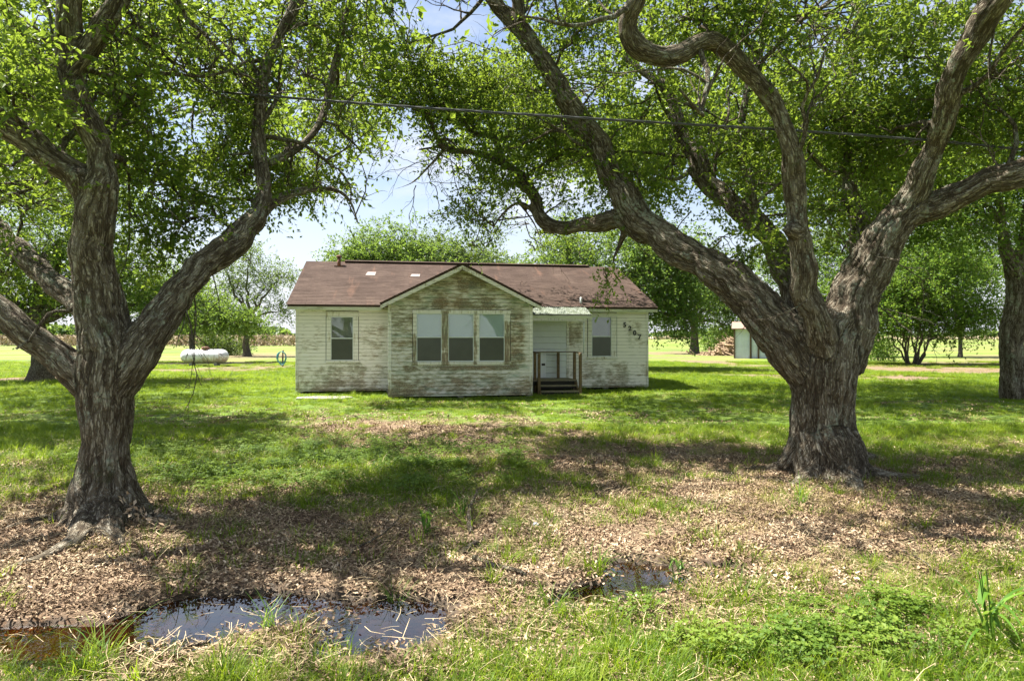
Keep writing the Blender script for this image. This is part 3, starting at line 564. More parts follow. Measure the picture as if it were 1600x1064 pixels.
def side_branches(limbs, parent, n, seed):
    rg_ = np.random.default_rng(seed); b = MB()
    def go(a, d, L, r, dep):
        m = 8 if dep < 2 else 5; P = [np.array(a, float)]; d = unit(d)
        for k in range(m): d = unit(d + rg_.normal(size=3) * .24 + np.array([0, 0, .03])); P.append(P[-1] + d * L / m)
        uu, vv = uv_of(np.array(P))
        if (vv > np.interp(uu, PU, PV) - 12).any(): return
        b.tube(np.array(P), np.linspace(r, r * .35, m + 1), 6 if dep == 0 else (4 if dep == 1 else 3), False)
        if dep < 3:
            for k in (2, 3, 5, 6, 8)[:5 if dep < 2 else 3]:
                if k > m: continue
                if rg_.random() < (.8 if dep < 2 else .5): go(P[k], d + rg_.normal(size=3) * .85, L * (.35 + .3 * rg_.random()), r * .5, dep + 1)
    W_ = np.vstack([spline(L, .1)[3:] for L in limbs]); W_ = W_[(W_[:, 2] > 3.0) & (W_[:, 1] > 4)]
    for q in rg_.choice(len(W_), n, replace=False):
        w = W_[q]; go(w[:3], rg_.normal(size=3) * [1, 1, .6] + [0, 0, .35], .8 + 1.3 * rg_.random(), min(.034, w[3] * .45), 0)
    b.build('small_branches', M['twig'], parent, True)['kind'] = 'stuff'
side_branches(LO[:10], root, 30, 3); side_branches(RO[:17], rootR, 44, 4)
def far_tree(name, label, u, v, Y, h, tr, vols, leaf, mat, seed, per_clump=14, per_spray=9, clump_r=1.1, spray=0.7, limbs=None, group=None, lean=0.0, hb=0.35, shell=1.0, lw=0.55, px=None):
    """trunk from the ground, crown volumes relative to the base: (dx,dy,z,rx,ry,rz,n)"""
    y = Y; x = (u - 800) * Y / F; g = float(gz(np.array([x]), np.array([y]))[0]); r = empty(name, (x, y, g)); tag(r, label, 'bush' if 'bush' in name or 'shrub' in name else 'tree', group)
    rg = np.random.default_rng(seed); tb = MB(); wd = []
    def limb(a, b, r0, r1):
        a = np.array(a, float); b = np.array(b, float); t = np.linspace(0, 1, 8)[:, None]; L = np.linalg.norm(b - a)
        p = a + (b - a) * t + rg.normal(size=(8, 3)) * 0.045 * L * np.sin(t * np.pi) + np.array([0, 0, L * .06]) * np.sin(t * np.pi); rr = np.linspace(r0, r1, 8); wd.append(np.c_[p, rr]); tb.tube(p, rr, 9, False); return p
    if px:
        t_o, w0 = woody('trunk', [limb_px(q) for q in px], .035, r, M['bark'], amp=.02, fs=12., smooth_it=4); r.location = (0, 0, 0); w0 = w0.copy(); w0[:, :3] -= (x, y, g); wd.append(w0[w0[:, 2] > 2.4])
    elif limbs is None:
        t = np.array([0, .08, .3, .6, 1])[:, None]; top = np.array([lean, 0, h * hb])
        p = top * t + rg.normal(size=(5, 3)) * 0.05 * t * h * .3; p[0] = (0, 0, -.15); rr = tr * np.array([1.7, 1.15, .95, .85, .8]); tb.tube(p, rr, 12, False); wd.append(np.c_[p, rr])
        for (dx, dy, z, rx, ry, rz, n) in vols: limb(p[-1], (dx * .85, dy * .85, z - rz * .1), tr * .55, tr * .12)
    else:
        for l in limbs: limb(*l)
    if not px: t = tb.build('trunk', M['twig'], r, True)
    wd = np.vstack(wd); o3 = np.zeros(3)
    if px: o3 = np.array([x, y, g]); wd[:, :3] += o3
    vv = [((dx + o3[0], dy + o3[1], z + o3[2]), (rx, ry, rz), n, leaf / 0.06) for (dx, dy, z, rx, ry, rz, n) in vols]
    grow(vv, wd, rg, 0.06, lw, mat, r, per_clump=per_clump, per_spray=per_spray, clump_r=clump_r, spray=spray, br=0.05, droop=.2, shell=shell)
    return r
# trees beside and beyond the house
far_tree('oak_tree', 'furrowed oak trunk standing at the right edge of the lawn', 1590, 625, 18.5, 9, 0.36,
  [(-1.6, -.5, 5.6, 2.6, 2.4, 1.5, 34), (.8, 0, 6.6, 3, 2.6, 1.8, 40), (-2.8, 1.2, 6.6, 2.4, 2.2, 1.6, 30), (2.6, .5, 5.4, 2.2, 2.2, 1.6, 20), (-.6, 1.5, 8.0, 2.8, 2.6, 1.4, 30), (-3.9, .5, 5.2, 1.6, 1.6, 1.3, 16)], 0.11, M['oak_leaf_far'], 31, per_clump=24, per_spray=11, clump_r=.75, spray=.5,
  px=[[(1592, 640, 18.5, 60), (1586, 622, 18.5, 50), (1582, 580, 18.5, 42), (1580, 540, 18.5, 38), (1586, 490, 18.5, 37), (1589, 450, 18.5, 38), (1586, 425, 18.5, 34), (1576, 390, 18.5, 22), (1566, 352, 18.5, 18), (1562, 325, 18.5, 16), (1540, 240, 18.5, 12), (1520, 170, 18.5, 8)], [(1589, 450, 18.5, 30), (1598, 410, 18.5, 24), (1600, 370, 18.4, 20), (1612, 300, 18.3, 15), (1640, 200, 18.3, 9)], [(1566, 350, 18.5, 12), (1530, 310, 18.6, 8), (1490, 260, 18.7, 6)]])
rgb = np.random.default_rng(5); ml = []
for k in range(13):
    a = rgb.random() * 6.28; r_ = .15 + .35 * rgb.random(); a = k * .483 + rgb.random() * .2; b = (math.cos(a) * r_, math.sin(a) * r_ * .7, -.1); e = (math.cos(a) * (1.2 + rgb.random() * 1.6), math.sin(a) * 1.5, 2.6 + rgb.random() * 2.4)
    ml.append((b, e, .062, .035))
far_tree('crape_myrtle_bush', 'many stemmed crape myrtle with rounded green crown on the right lawn', 1425, 570, 43, 8, .1,
  [(-2.2, 0, 3.3, 2.4, 2.4, 1.8, 60), (1.8, 0, 3.1, 2.6, 2.4, 1.5, 56), (0, -.5, 5.2, 3.2, 2.8, 2.0, 70), (3.7, .5, 5.0, 2.4, 2.4, 2.0, 40), (-2.6, .5, 5.9, 2.2, 2.4, 2, 34), (1.2, 0, 7.4, 3.0, 2.6, 1.8, 46), (5.2, 0, 3.4, 1.4, 1.6, 1.0, 16), (5.6, 1, 6.2, 2.0, 2.0, 1.8, 22)], 0.17, M['bright_leaf'], 32, per_clump=18, per_spray=9, clump_r=.95, spray=.6, limbs=ml, lw=.6)
far_tree('dense_tree', 'tall broad shade tree rising past the right end of the roof', 985, 0, 36, 10, .4,
  [(0, 0, 5.4, 3.2, 3, 2.4, 60), (-2.6, 0, 6.2, 2.4, 2.6, 2.0, 40), (2.6, 0, 5.2, 2.2, 2.4, 2.2, 40), (3.0, 0, 3.2, 1.7, 1.8, 1.5, 22), (-4.2, 1, 5.2, 2.0, 2.0, 1.7, 26), (1.2, 0, 7.0, 2.4, 2.4, 1.2, 26)], 0.17, M['green_leaf'], 33, per_clump=21, per_spray=10, clump_r=.9, spray=.6, hb=.3)
far_tree('dense_tree', 'leafy tree directly above the ridge, left of the bay gable peak', 598, 0, 46, 9, .4,
  [(0, 0, 7.4, 2.6, 2.6, 2.7, 90), (2.4, 0, 6.8, 2.0, 2.4, 2.1, 56), (-2.3, 0, 6.4, 1.6, 2.0, 2.0, 44), (.4, 0, 4.6, 3, 2, 1.6, 40)], 0.19, M['green_leaf'], 34, per_clump=20, per_spray=10, clump_r=.95, spray=.6)
far_tree('dense_tree', 'greyer leafy tree behind the roof between the bay peak and its neighbour', 705, 0, 48, 9, .4,
  [(-1, 0, 7.2, 2.8, 2.6, 2.2, 84), (2.2, 0, 6.6, 2.2, 2.4, 1.9, 56), (4.6, 0, 5.8, 1.4, 2, 1.3, 24), (0, 0, 4.6, 4, 2, 1.6, 40)], 0.19, M['blue_leaf'], 35, per_clump=20, per_spray=10, clump_r=.95, spray=.6)
far_tree('field_tree', 'single stout tree with hanging foliage left of the metal shed', 1085, 548, 72, 10, .5,
  [(-1.5, 0, 6.2, 2.6, 3, 2.6, 34), (2.4, 0, 5.8, 2.8, 3, 2.6, 38), (4.8, 0, 5.2, 2, 2.4, 2.2, 22), (.6, 0, 8.4, 2.8, 3, 2, 30), (-3.2, 0, 7.6, 1.8, 2.4, 2.0, 18), (4.2, 0, 3.4, 1.6, 2, 1.4, 12), (-3.2, 0, 4.2, 1.3, 2, 1.4, 9)], 0.26, M['oak_leaf_far'], 36, per_clump=15, per_spray=8, clump_r=1.2, spray=.8)
far_tree('pale_tree', 'airy thin crowned tree with climbing leaves, beyond the white gas tank', 386, 553, 62, 11, .32,
  [(-1.0, 0, 6.6, 2.2, 2, 2.0, 18), (1.6, 0, 6.4, 1.9, 2, 1.9, 18), (0.3, 0, 9.2, 2.3, 2, 1.7, 22), (3.6, 0, 7.6, 1.6, 2, 1.8, 16), (-2.6, 0, 8.6, 1.5, 2, 1.8, 14), (3.4, 0, 4.4, 1.4, 1.6, .9, 9), (-.2, 0, 3.3, .9, .9, 1.6, 12), (-3.0, 0, 4.6, 1.6, 1.6, 1.2, 12)], 0.20, M['blue_leaf'], 37, per_clump=13, per_spray=8, clump_r=.9, spray=.8)
far_tree('round_shrub', 'low dense green shrub between the gas tank and the airy tree', 352, 553, 66, 3, .06,
  [(0, 0, .9, 2.8, 1.6, .9, 36), (-1.6, 0, 1.6, 1.2, 1.2, .9, 12)], 0.17, M['dark_leaf'], 38, per_clump=20, per_spray=9, clump_r=.6, spray=.4)
far_tree('dense_tree', 'dark tree whose trunk shows just left of the leaning limb, behind left oak', 64, 597, 26, 8, .42,
  [(0, 0, 5.0, 3.2, 2.6, 1.9, 60), (3.2, 0, 4.2, 2.0, 2.2, 1.6, 34), (-2.6, 0, 4.2, 2.4, 2.2, 1.7, 30), (1.6, 0, 7.2, 3.0, 2.6, 1.6, 36), (5.0, .5, 3.2, 1.5, 1.6, .9, 18), (-.5, 0, 3.1, 2.0, 1.8, .9, 14)], 0.125, M['oak_leaf_far'], 39, per_clump=23, per_spray=10, clump_r=.8, spray=.5, hb=.28)
far_tree('dense_tree', 'leaning leafy tree filling the gap between left oak and airy tree', 300, 562, 46, 7, .2,
  [(0, 0, 4.2, 2.2, 2.0, 1.6, 40), (2.4, 0, 3.2, 1.8, 1.8, 1.0, 24), (-2.4, 0, 4.4, 2.0, 1.8, 1.6, 26), (4.0, .2, 3.0, 1.0, 1.4, .8, 9)], 0.16, M['oak_leaf_far'], 40, per_clump=26, per_spray=10, clump_r=.8, spray=.5, hb=.4)
far_tree('dense_tree', 'bright green tree standing behind the shed and the big right oak', 1262, 0, 62, 12, .4,
  [(0, 0, 5.0, 3.4, 3, 2.8, 50), (3.4, 0, 6.4, 2.6, 3, 2.6, 40), (-2.6, 0, 8.6, 2.4, 3, 2.2, 30), (1.6, 0, 10.2, 3.0, 3, 2, 36)], 0.24, M['bright_leaf'], 41, per_clump=16, per_spray=9, clump_r=1.2, spray=.8)
far_tree('dense_tree', 'dark tree beyond the crape myrtle, filling above its crown', 1500, 0, 60, 15, .16,
  [(-3, 0, 9, 5, 3, 3.4, 60), (4, 0, 11, 5, 3, 4, 60), (-1, 0, 14, 5, 3, 3, 46), (9, 0, 8, 4, 3, 4, 40)], 0.26, M['oak_leaf_far'], 42, per_clump=16, per_spray=9, clump_r=1.4, spray=.9)
far_tree('low_shrub', 'small dark bush at the left foot of the crape myrtle', 1372, 562, 50, 2, .05, [(0, 0, .8, 1.8, 1.2, .9, 22)], 0.15, M['oak_leaf_far'], 43, per_clump=18, per_spray=9, clump_r=.5, spray=.35)
far_tree('low_shrub', 'lone round bush beside the brush pile by the shed', 1128, 549, 92, 4, .06, [(0, 0, 2.0, 3.2, 2, 2.0, 26)], 0.3, M['oak_leaf_far'], 44, per_clump=16, per_spray=9, clump_r=.8, spray=.5)

# far treeline and corn field
def treeline():
    rg = np.random.default_rng(3); C = []
    for (u0, u1, Y, h) in ((-300, 250, 620, 14), (250, 392, 560, 15), (395, 447, 520, 9), (447, 470, 900, 6), (1000, 1075, 850, 9), (1075, 1140, 700, 9), (1340, 1480, 800, 8), (1480, 1900, 900, 10), (560, 1000, 900, 8), (1140, 1340, 900, 9)):
        n = int((u1 - u0) * 21); u = u0 + (u1 - u0) * rg.random(n); x = (u - 800) * Y / F
        hh = h * (0.55 + 0.75 * vn(np.c_[x * .05, x * 0, x * 0], 5)) * np.minimum(1, np.minimum(u - u0, u1 - u) / 6 + .35)
        C.append(np.c_[x, Y + rg.normal(size=n) * 6, hh * rg.random(n) ** .7])
    C = np.concatenate(C); n = len(C); L = 3.4 + 2 * rg.random(n)
    o = leaves_mesh('treeline', C, unit(rg.normal(size=(n, 3))), unit(rg.normal(size=(n, 3))), L, L * .9, rg.random(n), M['blue_leaf'], None)
    tag(o, 'distant line of trees along the flat horizon', 'treeline', kind='stuff')
treeline()
def corn():
    rg = np.random.default_rng(4)
    t = NT('dry corn'); r = t.attr('rnd'); c = t.ramp(r, (0, (0.20, 0.15, 0.09)), (.5, (0.42, 0.33, 0.21)), (1, (0.58, 0.48, 0.34)))
    m = t.fin(c, .8)
    n = 32000; x = -230 + 205 * rg.random(n); y = 138 + 22 * rg.random(n) ** 2; z = 1.95 * rg.random(n); C = [np.c_[x, y, z]]
    n2_ = 14000; x = -520 + 900 * rg.random(n2_); y = 160 + 240 * rg.random(n2_) ** 1.2; k = ~((y < 300) & (x > -28)); C.append(np.c_[x, y, 1.0 + .9 * rg.random(n2_)][k])
    C = np.concatenate(C); n = len(C); L = .5 + .5 * rg.random(n)
    D = unit(rg.normal(size=(n, 3)) * .5 + [0, 0, .8]); o = leaves_mesh('corn_crop', C, D, unit(rg.normal(size=(n, 3))), L * np.where(C[:, 1] > 165, 1.8, 1), L * .42 * np.where(C[:, 1] > 165, 3, 1), rg.random(n), m, None)
    tag(o, 'dry tan corn standing in the far field', 'corn', kind='stuff')
corn()

# ------------------------------------------------------------ the farmhouse
TH = math.atan2(0.171, 0.985)
house = empty('farmhouse', (-6.93, 20.5, 0), TH)
tag(house, 'weathered white clapboard farmhouse with brown roof and a front gabled bay', 'house')
LH = 11.9
def stain_paint(name, base=(0.66, 0.67, 0.58), boxes=(), amount=1.0, green=0.0, bias=0.0, streak=False):
    t = NT(name); p = house_tc(t, house); sep = t.n.new('ShaderNodeSeparateXYZ'); t.l.new(p, sep.inputs[0]); x, y, z = sep.outputs
    st = t.mapv(p, (0.9, 0.9, 3.6)); fine = t.noise(st, 4.2, 9, 0.74); spk = t.noise(p, 34, 5, 0.75) if not streak else t.noise(t.mapv(p, (6, 6, 1)), 3, 4, .6)
    if streak: fine = t.noise(t.mapv(p, (5, 5, .8)), 4.2, 6, .7)
    big = t.noise(st, 0.9, 4, 0.6)
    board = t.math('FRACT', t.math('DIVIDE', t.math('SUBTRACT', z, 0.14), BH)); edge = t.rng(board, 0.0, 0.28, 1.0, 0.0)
    zone = t.math('MULTIPLY', t.rng(z, 1.25, 0.20), 0.62)
    for (x0, x1, z0, z1, s, k) in boxes:
        a = t.math('MULTIPLY', t.rng(x, x0 - s, x0 + s), t.rng(x, x1 + s, x1 - s)); b = t.math('MULTIPLY', t.rng(z, z0 - s, z0 + s), t.rng(z, z1 + s, z1 - s))
        zone = t.math('MAXIMUM', zone, t.math('MULTIPLY', t.math('MULTIPLY', a, b), k))
    zone = t.math('MULTIPLY', zone, t.rng(t.noise(p, 1.7, 4, .65), .36, .60, .35, 1.1))
    v = t.math('ADD', t.math('ADD', fine, t.math('MULTIPLY', zone, 0.36)), t.math('MULTIPLY', edge, 0.05))
    v = t.math('ADD', v, t.math('MULTIPLY', t.math('SUBTRACT', big, .5), .55))
    v = t.math('ADD', v, bias)
    light = t.rng(v, 0.55, 0.72); heavy = t.math('MULTIPLY', t.rng(v, 0.67, 0.82), t.rng(spk, 0.34, 0.56))
    c = t.mix(t.math('MULTIPLY', light, 0.78 * amount), base, t.mix(t.rng(t.noise(p, 1.4, 4), .4, .6), (0.34, 0.33, 0.22), (0.36, 0.28, 0.17)))
    c = t.mix(t.math('MULTIPLY', t.rng(t.noise(st, 2.1, 5, .6), .5, .68), green), c, (0.30, 0.36, 0.29))
    brown = t.mix(t.rng(t.noise(p, 2.2, 4), .36, .52), (0.075, 0.065, 0.035), (0.12, 0.062, 0.024))
    c = t.mix(t.math('MULTIPLY', heavy, 0.72 * amount), c, brown)
    lap = t.math('MAXIMUM', t.rng(board, .0, .13, 1, 0), t.rng(board, .9, 1.0, 0, .7))  # dirt lines plus lap shadow, both painted along the board edges
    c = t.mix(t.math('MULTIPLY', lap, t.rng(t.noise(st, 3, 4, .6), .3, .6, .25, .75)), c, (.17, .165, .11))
    chips = t.math('MULTIPLY', t.rng(t.noise(p, 60, 4, .7), .62, .68), t.rng(z, 1.0, .6))
    c = t.mix(t.math('MULTIPLY', chips, 0.6), c, (0.7, 0.7, 0.62))
    return t.fin(c, .6, spec=.3)
BH = 0.118
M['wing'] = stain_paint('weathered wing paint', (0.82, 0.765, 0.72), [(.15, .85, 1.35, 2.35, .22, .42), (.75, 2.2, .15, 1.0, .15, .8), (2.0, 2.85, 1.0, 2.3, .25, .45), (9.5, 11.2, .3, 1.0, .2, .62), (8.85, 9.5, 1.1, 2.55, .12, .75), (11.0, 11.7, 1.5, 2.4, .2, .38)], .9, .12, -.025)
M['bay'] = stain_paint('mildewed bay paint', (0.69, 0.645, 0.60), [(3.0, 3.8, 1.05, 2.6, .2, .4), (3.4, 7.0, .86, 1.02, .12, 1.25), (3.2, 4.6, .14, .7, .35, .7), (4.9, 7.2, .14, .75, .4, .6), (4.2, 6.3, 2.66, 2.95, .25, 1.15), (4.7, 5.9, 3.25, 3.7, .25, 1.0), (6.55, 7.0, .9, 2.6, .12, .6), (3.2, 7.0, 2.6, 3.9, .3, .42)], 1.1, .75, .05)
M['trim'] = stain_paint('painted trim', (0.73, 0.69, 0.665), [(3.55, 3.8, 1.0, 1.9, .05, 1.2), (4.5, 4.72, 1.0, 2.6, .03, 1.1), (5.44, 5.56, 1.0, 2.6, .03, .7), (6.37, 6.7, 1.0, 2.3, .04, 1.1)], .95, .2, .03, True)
def simple(name, col, rough=.6, metal=0., scale=20, var=.35, bump=0, spec=None):
    t = NT(name); tcx = t.node('TexCoord', out='Object'); n = t.noise(tcx, scale, 6, .65)
    a = tuple(c * (1 - var) for c in col); b = tuple(min(1, c * (1 + var)) for c in col)
    c = t.ramp(n, (.3, a), (.7, b))
    if bump: t.bump(n, bump, .01)
    return t.fin(c, rough, metal, spec)
M['white_metal'] = simple('white window metal', (.62, .65, .66), .4, 0, 6, .12)
M['dark'] = simple('dark crawl space', (.02, .017, .014), .9)  # near-black, also used for strips that stand for shade
M['concrete'] = simple('old concrete', (.26, .245, .21), .9, 0, 12, .25, .3)
M['deckwood'] = simple('weathered treated wood', (.15, .10, .048), .85, 0, 14, .45, .4)
M['deckboard'] = simple('damp grey deck wood', (.21, .175, .115), .85, 0, 14, .45, .4)
M['black'] = simple('black painted number', (.012, .012, .012), .4)
M['rust'] = simple('rusted pipe', (.17, .085, .05), .8, .2, 18, .4)
M['vinyl'] = simple('clean white siding', (.64, .66, .66), .5, 0, 3, .06)
M['soffit'] = stain_paint('fascia paint', (.6, .6, .48), [], 1.2, .25)
def interval_cut(x0, x1, cuts):
    out = [(x0, x1)]
    for (a, b) in cuts:
        n = []
        for (p, q) in out:
            if b <= p or a >= q: n.append((p, q)); continue
            if a > p: n.append((p, a))
            if b < q: n.append((b, q))
        out = n
    return [s for s in out if s[1] - s[0] > .03]
def wall_boards(x0, x1, z0, z1, t, wins, mat, gable=None):
    """lap boards on the plane y=t facing -y"""
    k = 0; z = z0
    while z < z1 - .01:
        zt = min(z + BH, z1); lo, hi = x0, x1
        if gable and zt > gable[0]:
            zb, xc, zp, half = gable; f = max(0, (zp - (z + zt) / 2) / (zp - zb)); lo = max(x0, xc - half * f); hi = min(x1, xc + half * f)
        cuts = [(w[0], w[1]) for w in wins if zt > w[2] + .03 and z < w[3] - .03]
        for (a, b) in interval_cut(lo, hi, cuts):
            j = random.uniform(-.0015, .0015)
            mb = MB().prism([(t + .004, z + .001), (t - .027 + j, z + .001), (t - .006 + j, zt), (t + .004, zt)], a, b, 0)
            mb.build('siding_board', mat, house)
        z += BH; k += 1
win_l = (.952, 1.959, 1.03, 2.65); win_r = (9.69, 10.73, 1.07, 2.67); win_b = (3.667, 6.561, 1.04, 2.63)
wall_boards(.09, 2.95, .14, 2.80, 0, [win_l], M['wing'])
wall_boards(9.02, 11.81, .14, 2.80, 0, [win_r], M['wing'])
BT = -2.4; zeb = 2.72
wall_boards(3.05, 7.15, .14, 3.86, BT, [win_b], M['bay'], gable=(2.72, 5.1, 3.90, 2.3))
# wall cores so nothing shows through, built proud-free behind the boards
def core(x0, x1, z0, z1, t, w, name='wall'):
    mb = MB(); a, b, c, d = w if w else (0, 0, 0, 0)
    if w:
        mb.box((x0, t + .006, z0), (a, t + .10, z1)); mb.box((b, t + .006, z0), (x1, t + .10, z1)); mb.box((a, t + .006, z0), (b, t + .10, c)); mb.box((a, t + .006, d), (b, t + .10, z1))
    else: mb.box((x0, t + .006, z0), (x1, t + .10, z1))
    return mb.build(name, M['trim'], house)
core(0, 2.94, .14, 2.82, 0, win_l); core(7.27, 11.9, .14, 2.82, 0, win_r); core(2.95, 7.25, .14, 2.75, BT, win_b)
g = MB().prism([(2.96, 2.752), (7.24, 2.752), (5.1, 3.87)], BT + .006, BT + .1, 1); g.build('gable_wall', M['trim'], house)
for x in (2.95, 7.17): MB().box((x, BT + .1, .14), (x + .08, 0, 2.75)).build('bay_side_wall', M['bay'], house)
for a_, b_ in (((0, .1, .14), (.1, 8.0, 2.82)), ((11.8, .1, .14), (11.9, 8.0, 2.82)), ((.1, 7.9, .14), (11.8, 8.0, 2.82))): MB().box(a_, b_).build('side_wall', M['wing'], house)
for x in (.06, 11.76): MB().prism([(0.1, 2.823), (7.9, 2.823), (4.0, 4.50)], x, x + .08, 0).build('end_gable', M['wing'], house)
# corner boards
for (x0, x1, t, z1) in ((0, .09, 0, 2.80), (11.81, 11.9, 0, 2.80), (2.95, 3.05, BT, 2.76), (7.15, 7.25, BT, 2.76)):
    MB().box((x0, t - .032, .13), (x1, t + .004, z1)).build('corner_board', M['trim'], house, bevel=.004)
# porch back wall: clean wide siding between the bay and a white post
z = .40
while z < 2.79:
    zt = min(z + .203, 2.8)
    MB().prism([(.004, z + .002), (-.036, z + .010), (-.036, z + .018), (-.006, zt), (.004, zt)], 7.26, 8.93, 0).build('wide_siding_board', M['vinyl'], house); z += .203
MB().box((8.93, -.04, .14), (9.02, .004, 2.8)).build('porch_trim_post', M['trim'], house, bevel=.004)
MB().box((7.26, -.012, .14), (8.93, .004, .40)).build('sill_board', M['dark'], house)
dr = MB().box((7.62, -.050, .45), (8.20, -.037, 1.36)).build('door_panel', simple('clean white panel', (.78, .79, .82), .45, 0, 3, .03), house, bevel=.004)
MB().box((8.05, -.062, .86), (8.17, -.051, .93)).build('mail_slot', M['dark'], house)
# under the house
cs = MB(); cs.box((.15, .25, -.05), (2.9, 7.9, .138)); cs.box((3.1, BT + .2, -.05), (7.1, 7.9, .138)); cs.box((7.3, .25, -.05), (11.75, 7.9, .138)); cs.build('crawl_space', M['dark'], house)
for (x, t) in ((.05, .03), (2.86, -.05), (2.98, BT + .02), (7.08, BT + .02), (11.72, .03), (5.0, BT + .06), (10.3, .06)):
    MB().box((x, t, -.08), (x + .16, t + .18, .136)).build('pier', M['concrete'], house, bevel=.01)
for (x0, x1, t) in ((.0, 2.94, -.02), (9.03, 11.9, -.02), (2.95, 7.25, BT - .02)):
    MB().box((x0, t - .006, .085), (x1, t + .05, .128)).build('sill_plank', M['soffit'], house)

# roof
def shingle_mat():
    t = NT('brown shingle'); p = t.node('TexCoord', out='Object'); r = t.attr('rnd')
    c = t.ramp(t.math('ADD', t.math('MULTIPLY', r, .12), t.math('MULTIPLY', t.noise(p, .9, 7, .7), .88)), (.3, (.045, .029, .022)), (.52, (.070, .047, .037)), (.72, (.104, .072, .056)))
    c = t.mix(t.rng(t.noise(p, 90, 3, .8), .5, .75, 0, .45), c, (.05, .03, .026))
    st = t.math('MULTIPLY', t.rng(t.noise(t.mapv(p, (2.2, .35, .35)), 1.3, 5, .6), .56, .72), .55)
    c = t.mix(st, c, (.16, .09, .062))
    t.bump(t.noise(p, 160, 2, .7), .5, .004)
    return t.fin(c, .93, spec=.15)
M['shingle'] = shingle_mat(); M['patch'] = simple('pale patch', (.24, .20, .185), .8)
EZ, EY, RZ, RY = 2.86, -.36, 4.72, 4.0
def slope(x0f, x1f, a, b, courses, name, flip=1, thick=.008, clip=None):
    """tabs from line a (eave) to b (ridge): a,b are (y,z); x range functions of t"""
    V, Fq, rn = [], [], []; n = 0; L = math.hypot(b[0] - a[0], b[1] - a[1]); d = np.array([b[0] - a[0], b[1] - a[1]]) / L; nm = np.array([-d[1], d[0]]) * flip
    for k in range(courses):
        t0, t1 = k / courses, (k + 1) / courses; X0, X1 = x0f(t0), x1f(t0); off = (k % 2) * .16 + rng.random() * .05; x = X0
        while x < X1 - .01:
            xe = min(X1, (math.floor((x - off) / .31 + 1e-6) + 1) * .31 + off)
            if xe - x < .02: xe = min(X1, xe + .31)
            th = thick * (1 + .5 * rng.random()); p0 = np.array(a) + d * L * t0; p1 = np.array(a) + d * L * min(1, t1 + .002)
            q = [p0, p0 + nm * th, p1 + nm * .003, p1]
            for xx in (x + .002, xe - .002):
                for r in q: V.append((xx, r[0], r[1]))
            Fq += [(n, n + 1, n + 5, n + 4), (n + 1, n + 2, n + 6, n + 5), (n, n + 3, n + 2, n + 1), (n + 4, n + 5, n + 6, n + 7)]; n += 8; rn += [rng.random()] * 8; x = xe
    return np.array(V), np.array(Fq), np.array(rn)
def roof_part(V, Fq, rn, name, mapf=None, parent=house):
    if mapf is not None: V = mapf(V)
    me = mesh_np(name, V, Fq); attr(me, 'rnd', rn); o = link(name, me, M['shingle'], parent); o['kind'] = 'stuff'; return o
rd = MB()
for s_ in (1, -1):
    y0 = EY if s_ == 1 else 2 * RY - EY
    rd.prism([(y0, EZ - .075), (RY, RZ - .075), (RY, RZ), (y0, EZ)], -.2, 12.1, 0)
roof = rd.build('roof', M['shingle'], house)
attr(roof.data, 'rnd', np.full(len(roof.data.vertices), .4))
roof_part(*slope(lambda t: -.23, lambda t: 12.13, (EY - .03, EZ - .008), (RY, RZ + .002), 34, 'shingles'), 'shingles', parent=roof)
V, Fq, rn = slope(lambda t: -.23, lambda t: 12.13, (EY - .03, EZ - .008), (RY, RZ + .002), 34, 'x'); V[:, 1] = 2 * RY - V[:, 1]; roof_part(V, Fq[:, ::-1], rn, 'shingles', parent=roof)
MB().prism([(RY - .16, RZ - .01), (RY - .16, RZ + .03), (RY, RZ + .075), (RY + .16, RZ + .03), (RY + .16, RZ - .01)], 1.2, 10.9, 0).build('ridge_vent', M['shingle'], roof)
MB().box((-.2, EY + .001, EZ - .17), (2.70, EY + .03, EZ - .072)).build('fascia', M['soffit'], roof); MB().box((7.5, EY + .001, EZ - .17), (12.1, EY + .03, EZ - .072)).build('fascia', M['soffit'], roof)
MB().box((-.2, EY + .03, EZ - .10), (2.9, .0, EZ - .08)).build('soffit', M['soffit'], roof); MB().box((7.5, EY + .03, EZ - .10), (12.1, .0, EZ - .08)).build('soffit', M['soffit'], roof)
MB().box((0, -.03, 2.70), (2.92, .006, 2.765)).build('frieze_board', M['soffit'], roof); MB().box((9.4, -.03, 2.70), (11.9, .006, 2.765)).build('frieze_board', M['soffit'], roof)
for (sx, tt, w, h) in ((2.05, 2.45, .34, .17), (3.66, 2.4, .34, .12)):
    zz = EZ + (tt - EY) * (RZ - EZ) / (RY - EY) + .022
    k = (RZ - EZ) / (RY - EY); MB().add([(sx, tt, zz), (sx + w, tt, zz), (sx + w + .03, tt + h * 2.2, zz + k * h * 2.2), (sx + .06, tt + h * 2.2, zz + k * h * 2.2), (sx, tt, zz - .02), (sx + w, tt, zz - .02), (sx + w + .03, tt + h * 2.2, zz + k * h * 2.2 - .02), (sx + .06, tt + h * 2.2, zz + k * h * 2.2 - .02)],
        [(0, 1, 2, 3), (0, 4, 5, 1), (1, 5, 6, 2), (2, 6, 7, 3), (3, 7, 4, 0)]).build('roof_patch', M['patch'], roof)
